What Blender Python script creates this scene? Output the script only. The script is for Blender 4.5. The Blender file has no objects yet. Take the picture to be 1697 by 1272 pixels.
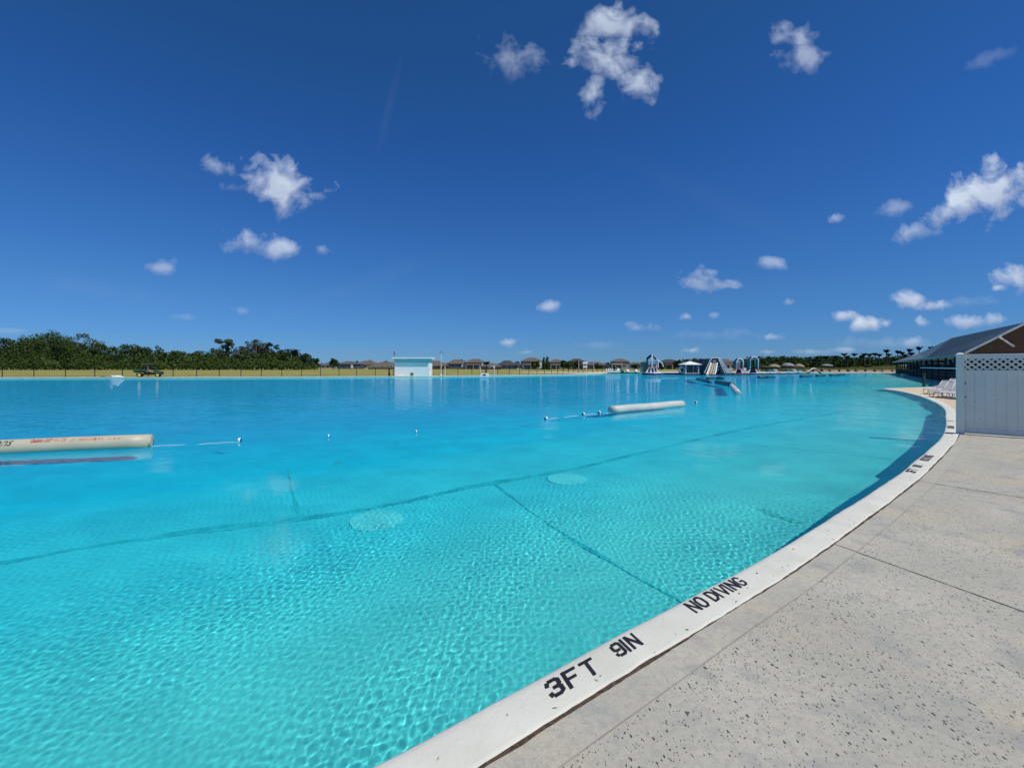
import bpy, bmesh, math, random
import numpy as np
from mathutils import Vector, Matrix
from mathutils.geometry import tessellate_polygon
R = math.radians
S = bpy.context.scene
C = S.collection

# ------------------------------------------------------------------ camera
H, F, YH = 1.6, 763.0, 607.0            # eye height, focal length and horizon row of the survey
cam = bpy.data.cameras.new('camera'); co = bpy.data.objects.new('camera', cam); C.objects.link(co)
co.location = (0, 0, H); co.rotation_euler = (math.pi / 2, 0, 0)
cam.lens = 16.19; cam.sensor_width = 36; cam.shift_y = -29 / 1697
cam.clip_start = 0.05; cam.clip_end = 6000
S.camera = co

# ------------------------------------------------------------------ sky and sun
SUN_EL = R(59.5); SAZ = (0.83, -0.56)
w = bpy.data.worlds.new("World"); S.world = w; w.use_nodes = True
nt = w.node_tree; N = nt.nodes; Lk = nt.links
bg = N['Background']; bg.inputs[1].default_value = 0.1
sky = N.new('ShaderNodeTexSky'); sky.sky_type = 'NISHITA'; sky.sun_disc = False
sky.sun_elevation = SUN_EL; sky.sun_rotation = math.atan2(SAZ[0], SAZ[1])
sky.air_density = 1; sky.dust_density = 0; sky.ozone_density = 10


def wn(t, **k):
    n = N.new(t)
    for a, b in k.items(): setattr(n, a, b)
    return n


def wmath(op, a, b=None, c=None, clamp=False):
    n = wn('ShaderNodeMath', operation=op, use_clamp=clamp)
    for i, v in enumerate((a, b, c)):
        if v is None: continue
        if isinstance(v, (int, float)): n.inputs[i].default_value = v
        else: Lk.new(v, n.inputs[i])
    return n.outputs[0]


tc = wn('ShaderNodeTexCoord')
sep = wn('ShaderNodeSeparateXYZ'); Lk.new(tc.outputs['Generated'], sep.inputs[0])
elev = wmath('MAXIMUM', sep.outputs[2], 0.0)
ramp = wn('ShaderNodeValToRGB'); Lk.new(elev, ramp.inputs[0])
cr = ramp.color_ramp; cr.elements[0].position = 0; cr.elements[0].color = (.26, .49, .86, 1)
cr.elements[1].position = 1; cr.elements[1].color = (.27, .60, .84, 1)
for p_, c_ in ((.06, (.28, .52, .86)), (.14, (.32, .575, .84)), (.25, (.30, .60, .90)), (.4, (.25, .58, .92)), (.55, (.25, .58, .84))):
    e = cr.elements.new(p_); e.color = (*c_, 1)
mul = wn('ShaderNodeMix', data_type='RGBA', blend_type='MULTIPLY'); mul.inputs[0].default_value = 1
Lk.new(sky.outputs[0], mul.inputs[6]); Lk.new(ramp.outputs[0], mul.inputs[7])
# clouds far away, laid out by direction on the northern sky
ysafe = wmath('MAXIMUM', sep.outputs[1], 0.02)
uu = wmath('DIVIDE', sep.outputs[0], ysafe); vv = wmath('DIVIDE', sep.outputs[2], ysafe)
cmb = wn('ShaderNodeCombineXYZ'); Lk.new(uu, cmb.inputs[0]); Lk.new(vv, cmb.inputs[1])
# cloud list: centre px, centre row, half width, half height, tilt, density
CL = [(1012, 92, 62, 34, 0, 1.0), (1060, 140, 34, 26, 20, .9), (985, 155, 20, 32, 5, .9), (1020, 40, 60, 30, 0, .9),
      (848, 100, 42, 28, 10, .45), (1330, 95, 34, 26, 0, .6), (1325, 60, 40, 20, 0, .7), (1635, 100, 42, 11, -20, .15),
      (463, 305, 60, 36, 18, 1.0), (365, 277, 24, 15, 20, .62), (385, 310, 20, 9, 0, .3),
      (412, 405, 38, 21, 0, .85), (465, 412, 38, 15, 0, .8), (533, 412, 14, 7, 10, .5), (264, 443, 26, 11, 0, .55),
      (1645, 318, 66, 42, -10, 1.25), (1600, 340, 46, 28, -22, 1.1), (1565, 358, 44, 20, -22, .95), (1515, 382, 30, 13, -10, .7), (1487, 340, 26, 15, -15, .5), (1700, 310, 40, 26, 0, 1.1),
      (1162, 460, 32, 18, 10, 1.0), (1190, 470, 24, 11, 10, .9), (1278, 435, 24, 9, 10, .6), (1384, 362, 13, 8, -10, .6),
      (912, 508, 20, 9, -10, .75), (1518, 496, 34, 13, 0, 1.1), (1545, 505, 28, 10, 0, 1.1), (1402, 523, 20, 8, 0, .85), (1441, 535, 22, 12, 0, 1.1),
      (1467, 536, 12, 7, 0, .8), (1526, 534, 12, 8, 0, .8), (1605, 533, 40, 10, 0, .85), (1650, 530, 26, 10, 0, .85), (1685, 460, 28, 22, 0, .95), (1655, 477, 12, 6, 0, .7),
      (843, 568, 12, 7, 0, .9), (1056, 543, 24, 9, 0, .55), (1138, 525, 10, 6, 0, .6), (1308, 501, 9, 6, 0, .5), (1183, 523, 9, 5, 0, .35),
      (1280, 559, 18, 5, 0, .5), (1511, 567, 16, 9, 0, .6), (1275, 583, 26, 5, 0, .55), (1345, 583, 34, 5, 0, .5), (1400, 580, 24, 5, 0, .45),
      (1145, 581, 14, 5, 0, .6), (868, 584, 12, 4, 0, .5), (400, 514, 14, 7, 0, .28), (315, 526, 26, 6, 0, .18), (25, 548, 30, 5, 0, .22),
      (1180, 555, 60, 9, 0, .16), (1600, 500, 50, 8, 0, .16), (990, 572, 40, 7, 0, .14), (1480, 570, 90, 10, 0, .22)]
noi = wn('ShaderNodeTexNoise'); noi.inputs['Scale'].default_value = 17; noi.inputs['Detail'].default_value = 8; noi.inputs['Roughness'].default_value = .54
noi.inputs['Distortion'].default_value = .35
Lk.new(cmb.outputs[0], noi.inputs['Vector'])
noiL = wn('ShaderNodeTexNoise'); noiL.inputs['Scale'].default_value = 9; noiL.inputs['Detail'].default_value = 5
Lk.new(cmb.outputs[0], noiL.inputs['Vector'])
nz = wmath('SUBTRACT', noi.outputs[0], .5)
noiS = wn('ShaderNodeTexNoise'); noiS.inputs['Scale'].default_value = 48; noiS.inputs['Detail'].default_value = 7; noiS.inputs['Roughness'].default_value = .55; noiS.inputs['Distortion'].default_value = .3
Lk.new(cmb.outputs[0], noiS.inputs['Vector']); nzs = wmath('SUBTRACT', noiS.outputs[0], .5)
dens = None; shade = None
for (x, y, a, b, t, k) in CL:
    mp = wn('ShaderNodeMapping', vector_type='TEXTURE')
    mp.inputs['Location'].default_value = ((x - 848.5) / F, (YH - y) / F, 0)
    mp.inputs['Rotation'].default_value = (0, 0, -R(t))
    mp.inputs['Scale'].default_value = (a * 1.16 / F, b * 1.16 / F, 1)
    Lk.new(cmb.outputs[0], mp.inputs[0])
    ln = wn('ShaderNodeVectorMath', operation='LENGTH'); Lk.new(mp.outputs[0], ln.inputs[0])
    v = wmath('SUBTRACT', 1.0, ln.outputs[1])
    if a >= 20: v = wmath('MULTIPLY_ADD', nz, 2.9, v); v = wmath('MULTIPLY_ADD', nzs, .75, v)
    else: v = wmath('MULTIPLY_ADD', nzs, 2.3, v)
    v = wmath('MULTIPLY', v, 1.05 if a >= 20 else 1.1, clamp=True)
    v = wmath('MULTIPLY', v, k)
    sp = wn('ShaderNodeSeparateXYZ'); Lk.new(mp.outputs[0], sp.inputs[0])
    if dens is None: dens = v; shade = sp.outputs[1]
    else:
        sel = wmath('GREATER_THAN', v, dens)
        shade = wmath('ADD', wmath('MULTIPLY', shade, wmath('SUBTRACT', 1.0, sel)), wmath('MULTIPLY', sp.outputs[1], sel))
        dens = wmath('MAXIMUM', dens, v)
front = wmath('GREATER_THAN', sep.outputs[1], 0.05)
up = wmath('GREATER_THAN', sep.outputs[2], 0.0)
dens = wmath('MULTIPLY', wmath('MULTIPLY', dens, front), up)
dens = wmath('MULTIPLY', dens, wmath('MULTIPLY_ADD', noiL.outputs[0], .45, .68), clamp=True)
# two faint streaks of high cloud
for (x, y, a, b, t, k) in ((645, 175, 90, 10, -76, .045), (1180, 330, 220, 30, 25, .02), (160, 480, 150, 24, 8, .07), (600, 470, 260, 20, -20, .03)):
    mp = wn('ShaderNodeMapping', vector_type='TEXTURE')
    mp.inputs['Location'].default_value = ((x - 848.5) / F, (YH - y) / F, 0)
    mp.inputs['Rotation'].default_value = (0, 0, -R(t)); mp.inputs['Scale'].default_value = (a / F, b / F, 1)
    Lk.new(cmb.outputs[0], mp.inputs[0])
    ln = wn('ShaderNodeVectorMath', operation='LENGTH'); Lk.new(mp.outputs[0], ln.inputs[0])
    v = wmath('MULTIPLY_ADD', nz, 1.6, wmath('SUBTRACT', 1.0, ln.outputs[1]))
    v = wmath('MULTIPLY', wmath('MULTIPLY', v, 1.0, clamp=True), k)
    dens = wmath('ADD', dens, wmath('MULTIPLY', v, front))
ccol = wn('ShaderNodeMix', data_type='RGBA'); Lk.new(wmath('MULTIPLY_ADD', wmath('ADD', shade, wmath('MULTIPLY', nz, 2.5)), .55, .55, clamp=True), ccol.inputs[0])
ccol.inputs[6].default_value = (3.3, 3.95, 5.6, 1); ccol.inputs[7].default_value = (6.6, 7.5, 8.9, 1)
cmix = wn('ShaderNodeMix', data_type='RGBA'); Lk.new(wmath('MULTIPLY', dens, .95, clamp=True), cmix.inputs[0])
Lk.new(mul.outputs[2], cmix.inputs[6]); Lk.new(ccol.outputs[2], cmix.inputs[7])
Lk.new(cmix.outputs[2], bg.inputs[0])

ld = bpy.data.lights.new('sun', 'SUN'); ld.energy = 3.85; ld.angle = R(.5); ld.color = (1, .955, .88)
ld.cycles.is_caustics_light = True
lo = bpy.data.objects.new('sun', ld); C.objects.link(lo)
lo.rotation_euler = Vector((SAZ[0] * math.cos(SUN_EL), SAZ[1] * math.cos(SUN_EL), math.sin(SUN_EL))).to_track_quat('Z', 'Y').to_euler()
lo.location = (0, -20, 60)
S.view_settings.view_transform = 'Standard'; S.view_settings.look = 'None'; S.view_settings.exposure = 0; S.view_settings.gamma = 1
S.cycles.use_denoising = True
S.cycles.max_bounces = 8; S.cycles.transparent_max_bounces = 8; S.cycles.volume_bounces = 0
S.cycles.sample_clamp_indirect = 6


# ------------------------------------------------------------------ helpers
def G(x, y, z=0.0):
    d = (H - z) * F / (y - YH); return Vector(((x - 848.5) * d / F, d, z))


def at(x, y, d): return Vector(((x - 848.5) * d / F, d, H - (y - YH) * d / F))


def below(x, y, depth, zs=-.08):
    """point on the floor seen through the refracting surface"""
    p = G(x, y, zs); h = Vector((p.x, p.y, 0)); L = h.length; si = L / math.hypot(L, H - zs) / 1.33
    k = depth * si / math.sqrt(1 - si * si); h = h * (1 + k / L); return Vector((h.x, h.y, zs - depth))


MATS = {}


def mat(name, col, rough=.7, var=.12, scale=3.0, bump=0.0, spec=.3, metal=0.0, col2=None, bscale=None, detail=4, stretch=None):
    if name in MATS: return MATS[name]
    m = bpy.data.materials.new(name); m.use_nodes = True; t = m.node_tree; P = t.nodes['Principled BSDF']
    P.inputs['Roughness'].default_value = rough; P.inputs['Specular IOR Level'].default_value = spec; P.inputs['Metallic'].default_value = metal
    g = t.nodes.new('ShaderNodeNewGeometry'); nz_ = t.nodes.new('ShaderNodeTexNoise')
    nz_.inputs['Scale'].default_value = scale; nz_.inputs['Detail'].default_value = detail
    src = g.outputs['Position']
    if stretch:
        mp = t.nodes.new('ShaderNodeMapping'); mp.inputs['Scale'].default_value = stretch; t.links.new(src, mp.inputs[0]); src = mp.outputs[0]
    t.links.new(src, nz_.inputs['Vector'])
    mx = t.nodes.new('ShaderNodeMix'); mx.data_type = 'RGBA'
    rp = t.nodes.new('ShaderNodeMapRange'); rp.inputs[1].default_value = .32; rp.inputs[2].default_value = .68
    t.links.new(nz_.outputs[0], rp.inputs[0]); t.links.new(rp.outputs[0], mx.inputs[0])
    c2 = col2 or tuple(min(1, c * (1 + var)) for c in col); c1 = col if col2 else tuple(c * (1 - var) for c in col)
    mx.inputs[6].default_value = (*c1, 1); mx.inputs[7].default_value = (*c2, 1)
    t.links.new(mx.outputs[2], P.inputs['Base Color'])
    if bump:
        n2 = t.nodes.new('ShaderNodeTexNoise'); n2.inputs['Scale'].default_value = bscale or scale * 4; n2.inputs['Detail'].default_value = 5
        t.links.new(src, n2.inputs['Vector'])
        b = t.nodes.new('ShaderNodeBump'); b.inputs['Strength'].default_value = 1; b.inputs['Distance'].default_value = bump
        t.links.new(n2.outputs[0], b.inputs['Height']); t.links.new(b.outputs[0], P.inputs['Normal'])
    MATS[name] = m; return m


def tag(o, label=None, cat=None, group=None, kind=None):
    if label: o['label'] = label
    if cat: o['category'] = cat
    if group: o['group'] = group
    if kind: o['kind'] = kind
    return o


def empty(name, loc=(0, 0, 0), rz=0.0):
    o = bpy.data.objects.new(name, None); C.objects.link(o); o.location = loc; o.rotation_euler = (0, 0, rz); o.empty_display_size = .2; return o


class MB:
    def __init__(s): s.v = []; s.f = []; s.mi = []; s.m = 0
    def add(s, vs, fs):
        o = len(s.v); s.v += [tuple(v) for v in vs]; s.f += [tuple(i + o for i in f) for f in fs]; s.mi += [s.m] * len(fs); return s
    def box(s, c, d, rz=0.0, M=None):
        x, y, z = (k / 2 for k in d); q = []
        for sx, sy, sz in ((-1, -1, -1), (1, -1, -1), (1, 1, -1), (-1, 1, -1), (-1, -1, 1), (1, -1, 1), (1, 1, 1), (-1, 1, 1)):
            p = Vector((sx * x, sy * y, sz * z))
            p = (M @ p) if M is not None else Matrix.Rotation(rz, 3, 'Z') @ p
            q.append(p + Vector(c))
        return s.add(q, [(0, 3, 2, 1), (4, 5, 6, 7), (0, 1, 5, 4), (1, 2, 6, 5), (2, 3, 7, 6), (3, 0, 4, 7)])
    def bar(s, a, b, w_, h_=None):
        a, b = Vector(a), Vector(b); d = b - a; h_ = h_ or w_
        up_ = Vector((0, 0, 1)) if abs(d.normalized().z) < .98 else Vector((0, 1, 0))
        x = d.normalized(); y = up_.cross(x).normalized(); z = x.cross(y)
        return s.box((a + b) / 2, (d.length, w_, h_), M=Matrix((x, y, z)).transposed())
    def tube(s, pts, r, n=8, cap=True):
        pts = [Vector(p) for p in pts]; r = r if isinstance(r, (list, tuple)) else [r] * len(pts); rings = []
        prev = None
        for i, p in enumerate(pts):
            t = (pts[min(i + 1, len(pts) - 1)] - pts[max(i - 1, 0)]).normalized()
            if prev is None: a = t.orthogonal().normalized()
            else: a = (prev - t * prev.dot(t)).normalized()
            prev = a; b = t.cross(a)
            rings.append([p + (a * math.cos(6.28319 * k / n) + b * math.sin(6.28319 * k / n)) * r[i] for k in range(n)])
        vs = [v for q in rings for v in q]; fs = []
        for i in range(len(pts) - 1):
            for k in range(n): fs.append((i * n + k, i * n + (k + 1) % n, (i + 1) * n + (k + 1) % n, (i + 1) * n + k))
        if cap: fs.append(tuple(range(n))[::-1]); fs.append(tuple((len(pts) - 1) * n + k for k in range(n)))
        return s.add(vs, fs)
    def lathe(s, c, prof, n=16):
        return s.tube([Vector(c) + Vector((0, 0, z)) for r_, z in prof], [max(r_, 1e-4) for r_, z in prof], n)
    def build(s, name, m, parent=None, smooth=False):
        me = bpy.data.meshes.new(name); me.from_pydata(s.v, [], s.f); ms = m if isinstance(m, (list, tuple)) else [m]
        for q in ms: me.materials.append(q)
        if len(ms) > 1: me.polygons.foreach_set('material_index', s.mi)
        if smooth: me.polygons.foreach_set('use_smooth', [True] * len(me.polygons))
        me.update(); o = bpy.data.objects.new(name, me); C.objects.link(o)
        if parent: o.parent = parent
        return o


def sheet(name, poly, z, m, holes=(), parent=None):
    loops = [[Vector((p[0], p[1], 0)) for p in poly]] + [[Vector((p[0], p[1], 0)) for p in h] for h in holes]
    tri = tessellate_polygon(loops); vs = [(p.x, p.y, z) for l in loops for p in l]; b = MB(); fs = []
    for t in tri:
        a, b_, c = (Vector(vs[i]) for i in t)
        fs.append(t if (b_ - a).cross(c - a).z > 0 else t[::-1])
    b.add(vs, fs); return b.build(name, m, parent)


def copy_tree(o, parent=None):
    c = o.copy(); C.objects.link(c); c.parent = parent
    for ch in list(o.children): copy_tree(ch, c)
    return c


def skin(name, verts, edges, radii, m, parent=None, sub=1):
    me = bpy.data.meshes.new(name); me.from_pydata(verts, edges, []); o = bpy.data.objects.new(name, me); C.objects.link(o)
    md = o.modifiers.new('s', 'SKIN'); md.use_smooth_shade = True
    for i, r_ in enumerate(radii):
        me.skin_vertices[0].data[i].radius = (r_, r_)
    me.skin_vertices[0].data[0].use_root = True
    if sub: o.modifiers.new('d', 'SUBSURF').levels = sub; o.modifiers['d'].render_levels = sub
    me.materials.append(m)
    if parent: o.parent = parent
    return o


def npmesh(name, v, f, m, smooth=True):
    me = bpy.data.meshes.new(name); me.vertices.add(len(v)); me.vertices.foreach_set('co', np.ascontiguousarray(v, dtype=np.float32).ravel())
    me.loops.add(f.size); me.loops.foreach_set('vertex_index', f.ravel().astype(np.int32))
    me.polygons.add(len(f)); me.polygons.foreach_set('loop_start', np.arange(0, f.size, f.shape[1], dtype=np.int32))
    me.update(); me.polygons.foreach_set('use_smooth', [smooth] * len(f)); me.materials.append(m)
    o = bpy.data.objects.new(name, me); C.objects.link(o); return o


# ------------------------------------------------------------------ lagoon outline
near = [(-42, -19), (-20, -9.9), (-10, -4.6), (-5, -1.35), (-2, .8), (-.279, 2.059), (1.106, 3.114), (2.44, 4.13), (5.345, 6.52), (8.455, 9.27),
        (10.7, 11.4), (13.55, 14.4), (16.05, 17.1), (18.3, 19.8), (21.5, 24.1), (23.75, 27.5), (25.6, 30.7), (26.3, 32.4), (27.3, 33.6), (31.3, 35.3), (35.7, 37.2)]


def catmull(P, step):
    P = [Vector((p[0], p[1], 0)) for p in P]; P = [2 * P[0] - P[1]] + P + [2 * P[-1] - P[-2]]; out = []
    for i in range(1, len(P) - 2):
        n = max(2, int((P[i + 1] - P[i]).length / step))
        for k in range(n):
            t = k / n; a, b, c, d = P[i - 1], P[i], P[i + 1], P[i + 2]
            out.append(.5 * ((2 * b) + (c - a) * t + (2 * a - 5 * b + 4 * c - d) * t * t + (3 * b - a - 3 * c + d) * t ** 3))
    out.append(P[-2]); return out


NC = catmull(near, .12)
arc = [0.0]
for i in range(1, len(NC)): arc.append(arc[-1] + (NC[i] - NC[i - 1]).length)
ARC = np.array(arc); NCX = np.array([p.x for p in NC]); NCY = np.array([p.y for p in NC])


def curve_at(s, p=0.0):
    """point at arc length s, p metres to the deck side"""
    x = np.interp(s, ARC, NCX); y = np.interp(s, ARC, NCY)
    tx = np.interp(s + .3, ARC, NCX) - np.interp(s - .3, ARC, NCX); ty = np.interp(s + .3, ARC, NCY) - np.interp(s - .3, ARC, NCY)
    l = math.hypot(tx, ty); return Vector((x + p * ty / l, y - p * tx / l, 0))


def s_near(x, y):
    return float(ARC[int(np.argmin((NCX - x) ** 2 + (NCY - y) ** 2))])


FAR = [(40, 41.5), (53, 59), (65, 72.5), (80, 91), (92, 108), (94, 113), (88, 116), (80, 115.5), (66, 116), (52, 119), (40, 120.5), (30, 119), (24, 111), (20.8, 105),
       (15.5, 97), (10.9, 91), (0, 84), (-9, 78.5), (-19, 74.5), (-32, 70.5), (-45, 68), (-72, 65), (-95, 60), (-104, 40), (-100, 5), (-75, -20)]
FC = catmull([near[-1]] + FAR[:5], 2)[1:] + catmull(FAR[4:], 2)[1:]
LAG = [(p.x, p.y) for p in NC[::3]] + [(p.x, p.y) for p in FC]
LA = np.array(LAG)


def inside(x, y):
    r = np.zeros(x.shape, bool); n = len(LA)
    for i in range(n):
        x1, y1 = LA[i]; x2, y2 = LA[(i + 1) % n]
        if y1 == y2: continue
        c = ((y1 > y) != (y2 > y)) & (x < (x2 - x1) * (y - y1) / (y2 - y1) + x1); r ^= c
    return r


def sdist(x, y, pts):
    best = np.full(x.shape, 1e9)
    for i in range(len(pts) - 1):
        x1, y1 = pts[i]; x2, y2 = pts[i + 1]; dx, dy = x2 - x1, y2 - y1; L2 = dx * dx + dy * dy + 1e-9
        t = np.clip(((x - x1) * dx + (y - y1) * dy) / L2, 0, 1); best = np.minimum(best, (x - x1 - t * dx) ** 2 + (y - y1 - t * dy) ** 2)
    return np.sqrt(best)


# ------------------------------------------------------------------ water, floor, wall
def water_material():
    m = bpy.data.materials.new('lagoon_water'); m.use_nodes = True; t = m.node_tree; t.nodes.clear()
    out = t.nodes.new('ShaderNodeOutputMaterial')
    # part of the surface mirrors less: at low angles the small wave faces hide one another
    rf_ = t.nodes.new('ShaderNodeBsdfRefraction'); rf_.inputs['IOR'].default_value = 1.33; rf_.inputs['Roughness'].default_value = 0; mxs = t.nodes.new('ShaderNodeMixShader')
    gl_ = t.nodes.new('ShaderNodeBsdfGlossy'); gl_.inputs['Roughness'].default_value = 0; fn_ = t.nodes.new('ShaderNodeFresnel'); fn_.inputs['IOR'].default_value = 1.33
    fm_ = t.nodes.new('ShaderNodeMath'); fm_.operation = 'MULTIPLY'; fm_.inputs[1].default_value = .64; t.links.new(fn_.outputs[0], fm_.inputs[0]); t.links.new(fm_.outputs[0], mxs.inputs[0])
    t.links.new(rf_.outputs[0], mxs.inputs[1]); t.links.new(gl_.outputs[0], mxs.inputs[2]); t.links.new(mxs.outputs[0], out.inputs['Surface'])
    # wind ripples on the open water, fading out in the sheltered strip along the near edge
    ge_ = t.nodes.new('ShaderNodeNewGeometry'); ln_ = t.nodes.new('ShaderNodeVectorMath'); ln_.operation = 'DISTANCE'; t.links.new(ge_.outputs['Position'], ln_.inputs[0]); ln_.inputs[1].default_value = (3, 0, 0)
    fr = t.nodes.new('ShaderNodeMapRange'); fr.interpolation_type = 'SMOOTHSTEP'; fr.inputs[1].default_value = 9; fr.inputs[2].default_value = 30; t.links.new(ln_.outputs['Value'], fr.inputs[0])
    mp = t.nodes.new('ShaderNodeMapping'); mp.inputs['Rotation'].default_value = (0, 0, .25); mp.inputs['Scale'].default_value = (.55, 1, 1); t.links.new(ge_.outputs['Position'], mp.inputs[0])
    n1 = t.nodes.new('ShaderNodeTexNoise'); n1.inputs['Scale'].default_value = 2.6; n1.inputs['Detail'].default_value = 3; t.links.new(mp.outputs[0], n1.inputs['Vector'])
    n2 = t.nodes.new('ShaderNodeTexNoise'); n2.inputs['Scale'].default_value = .07; n2.inputs['Detail'].default_value = 3; t.links.new(ge_.outputs['Position'], n2.inputs['Vector'])
    r2 = t.nodes.new('ShaderNodeMapRange'); r2.inputs[1].default_value = .38; r2.inputs[2].default_value = .62; r2.inputs[3].default_value = .35; t.links.new(n2.outputs[0], r2.inputs[0])
    mu = t.nodes.new('ShaderNodeMath'); mu.operation = 'MULTIPLY'; t.links.new(fr.outputs[0], mu.inputs[0]); t.links.new(r2.outputs[0], mu.inputs[1])
    bp = t.nodes.new('ShaderNodeBump'); bp.inputs['Distance'].default_value = .075; t.links.new(mu.outputs[0], bp.inputs['Strength']); t.links.new(n1.outputs[0], bp.inputs['Height'])
    for q_ in (rf_, gl_, fn_): t.links.new(bp.outputs[0], q_.inputs['Normal'])
    return m


rng = np.random.default_rng(4)
dr = []; r = .9
while r < 230:
    dr.append(r); r += max(.0090, .00042 * r * r)
rr = np.array(dr)
th = np.concatenate([np.linspace(-115, -54, 40)[:-1], np.linspace(-54, 54, 1300), np.linspace(54, 115, 40)[1:]]) * math.pi / 180
TH, RR = np.meshgrid(th, rr); X = RR * np.sin(TH); Y = RR * np.cos(TH)
cell = np.maximum(np.maximum(.0090, .00042 * RR * RR), RR * np.where(np.abs(TH) < .943, .00145, .028))
Z = np.full(X.shape, -.08)
K = [(rng.uniform(0, 6.28), .027 * (2.0 ** rng.uniform(0, 2.0)), rng.uniform(0, 6.28), rng.uniform(.5, 1.3)) for _ in range(64)] + \
    [(R(rng.normal(75, 38)), rng.uniform(.2, .5), rng.uniform(0, 6.28), .16) for _ in range(14)] + \
    [(R(rng.normal(80, 30)), rng.uniform(.6, 2.4), rng.uniform(0, 6.28), .09) for _ in range(12)]
patch = .78 + .22 * np.sin(X * .9 + 1.3 * np.sin(Y * .7)) * np.sin(Y * 1.1 + X * .35) + .22 * np.sin(X * 2.1 - Y * 1.3 + 1.7 * np.sin(X * .8)) + .2 * np.tanh((X - 1.2 + .2 * Y) * .5)
for a, l, p, kf in K:
    k = 6.2832 / l; A = .000028 * (l / .08) ** 1.6 * kf
    fade = np.clip((l / cell - 2.3) / 1.6, 0, 1)
    q = np.sin(k * (X * math.cos(a) + Y * math.sin(a)) + p) * fade * A
    Z += q * (patch if l < .2 else 1)
ny, nx = X.shape; idx = np.arange(nx * ny).reshape(ny, nx)
f = np.stack([idx[:-1, :-1], idx[:-1, 1:], idx[1:, 1:], idx[1:, :-1]], -1).reshape(-1, 4)
water = npmesh('water', np.stack([X, Y, Z], -1).reshape(-1, 3), f, water_material())
tag(water, 'clear turquoise lagoon water rippling beside the white edge', kind='structure')
water.cycles.is_caustics_caster = True
del X, Y, Z, RR, TH, cell, patch

gx = np.arange(-112, 104, 1.0); gy = np.arange(-24, 128, 1.0); GX, GY = np.meshgrid(gx, gy)
dn = sdist(GX, GY, [(p.x, p.y) for p in NC[::8]]); df = sdist(GX, GY, [(p.x, p.y) for p in FC[3:]])
ins = inside(GX, GY); dn = np.where(ins, dn, 0); df = np.where(ins, df, 0)
sm = lambda t: np.clip(t, 0, 1) ** 2 * (3 - 2 * np.clip(t, 0, 1))
zn = 1.12 + .2 * sm((dn - 1) / 4) + 1.5 * sm((dn - 4.5) / 14); zf = .35 + 2.4 * sm(df / 16)
GZ = -.08 - np.minimum(zn, zf)
i2 = np.arange(GX.size).reshape(GX.shape); f = np.stack([i2[:-1, :-1], i2[:-1, 1:], i2[1:, 1:], i2[1:, :-1]], -1).reshape(-1, 4)
m_floor = mat('depth_tinted_floor', (.88, .88, .90), rough=.9, spec=0, scale=1.1, col2=(1.08, 1.08, 1.06), detail=9)
# light absorbed by the water is painted into the floor colour, bluer with depth
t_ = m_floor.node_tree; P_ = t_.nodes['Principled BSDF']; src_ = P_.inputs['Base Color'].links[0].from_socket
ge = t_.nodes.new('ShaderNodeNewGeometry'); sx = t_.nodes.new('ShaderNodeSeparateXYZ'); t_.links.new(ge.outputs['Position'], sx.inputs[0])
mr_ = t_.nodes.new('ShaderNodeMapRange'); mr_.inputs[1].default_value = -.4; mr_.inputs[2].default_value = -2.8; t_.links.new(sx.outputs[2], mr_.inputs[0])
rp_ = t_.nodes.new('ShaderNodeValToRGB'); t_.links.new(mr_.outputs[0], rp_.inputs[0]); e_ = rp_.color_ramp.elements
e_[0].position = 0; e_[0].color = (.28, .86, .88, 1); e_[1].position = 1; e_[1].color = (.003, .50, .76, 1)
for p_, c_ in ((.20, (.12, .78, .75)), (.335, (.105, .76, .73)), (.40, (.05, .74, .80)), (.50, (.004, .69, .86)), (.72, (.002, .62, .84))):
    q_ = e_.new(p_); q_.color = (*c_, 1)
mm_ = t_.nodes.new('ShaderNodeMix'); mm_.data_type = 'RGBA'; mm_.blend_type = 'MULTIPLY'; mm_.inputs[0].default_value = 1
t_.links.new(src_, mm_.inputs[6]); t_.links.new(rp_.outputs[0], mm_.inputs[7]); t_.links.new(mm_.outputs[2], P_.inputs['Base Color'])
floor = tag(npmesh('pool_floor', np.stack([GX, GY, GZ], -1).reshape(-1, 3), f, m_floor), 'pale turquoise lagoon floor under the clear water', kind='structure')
b = MB(); wl = [Vector((p[0], p[1], 0)) for p in LAG]; n = len(wl)
nn_ = len(NC[::3])
for i in range(nn_):       # wall set back unseen under the coping to shape the shadow on the floor
    t = (wl[min(i + 1, nn_ - 1)] - wl[max(i - 1, 0)]).normalized(); NW_ = Vector((t.y, -t.x, 0)) * .38
    wl.append(wl[i] + NW_)
wl = wl[n:] + wl[nn_:n]; n = len(wl)
for i in range(n):
    p, q = wl[i], wl[(i + 1) % n]
    b.add([(p.x, p.y, -.02), (q.x, q.y, -.02), (q.x, q.y, -3.2), (p.x, p.y, -3.2)], [(0, 3, 2, 1)])
wall = tag(b.build('pool_wall', mat('liner_wall', (.12, .58, .64), rough=.9, spec=0, scale=1.2), None), 'pale blue lagoon side wall below the white edge', kind='structure')


def floor_z(x, y):
    i = int(np.clip(round(x + 112), 0, len(gx) - 1)); j = int(np.clip(round(y + 24), 0, len(gy) - 1)); return float(GZ[j, i])


def floor_pts(px):
    out = []
    for x, y in px:
        d = 1.2
        for _ in range(4):
            q = below(x, y, d); d = -.08 - floor_z(q.x, q.y)
        out.append(Vector((q.x, q.y, 0)))
    return out


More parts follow.
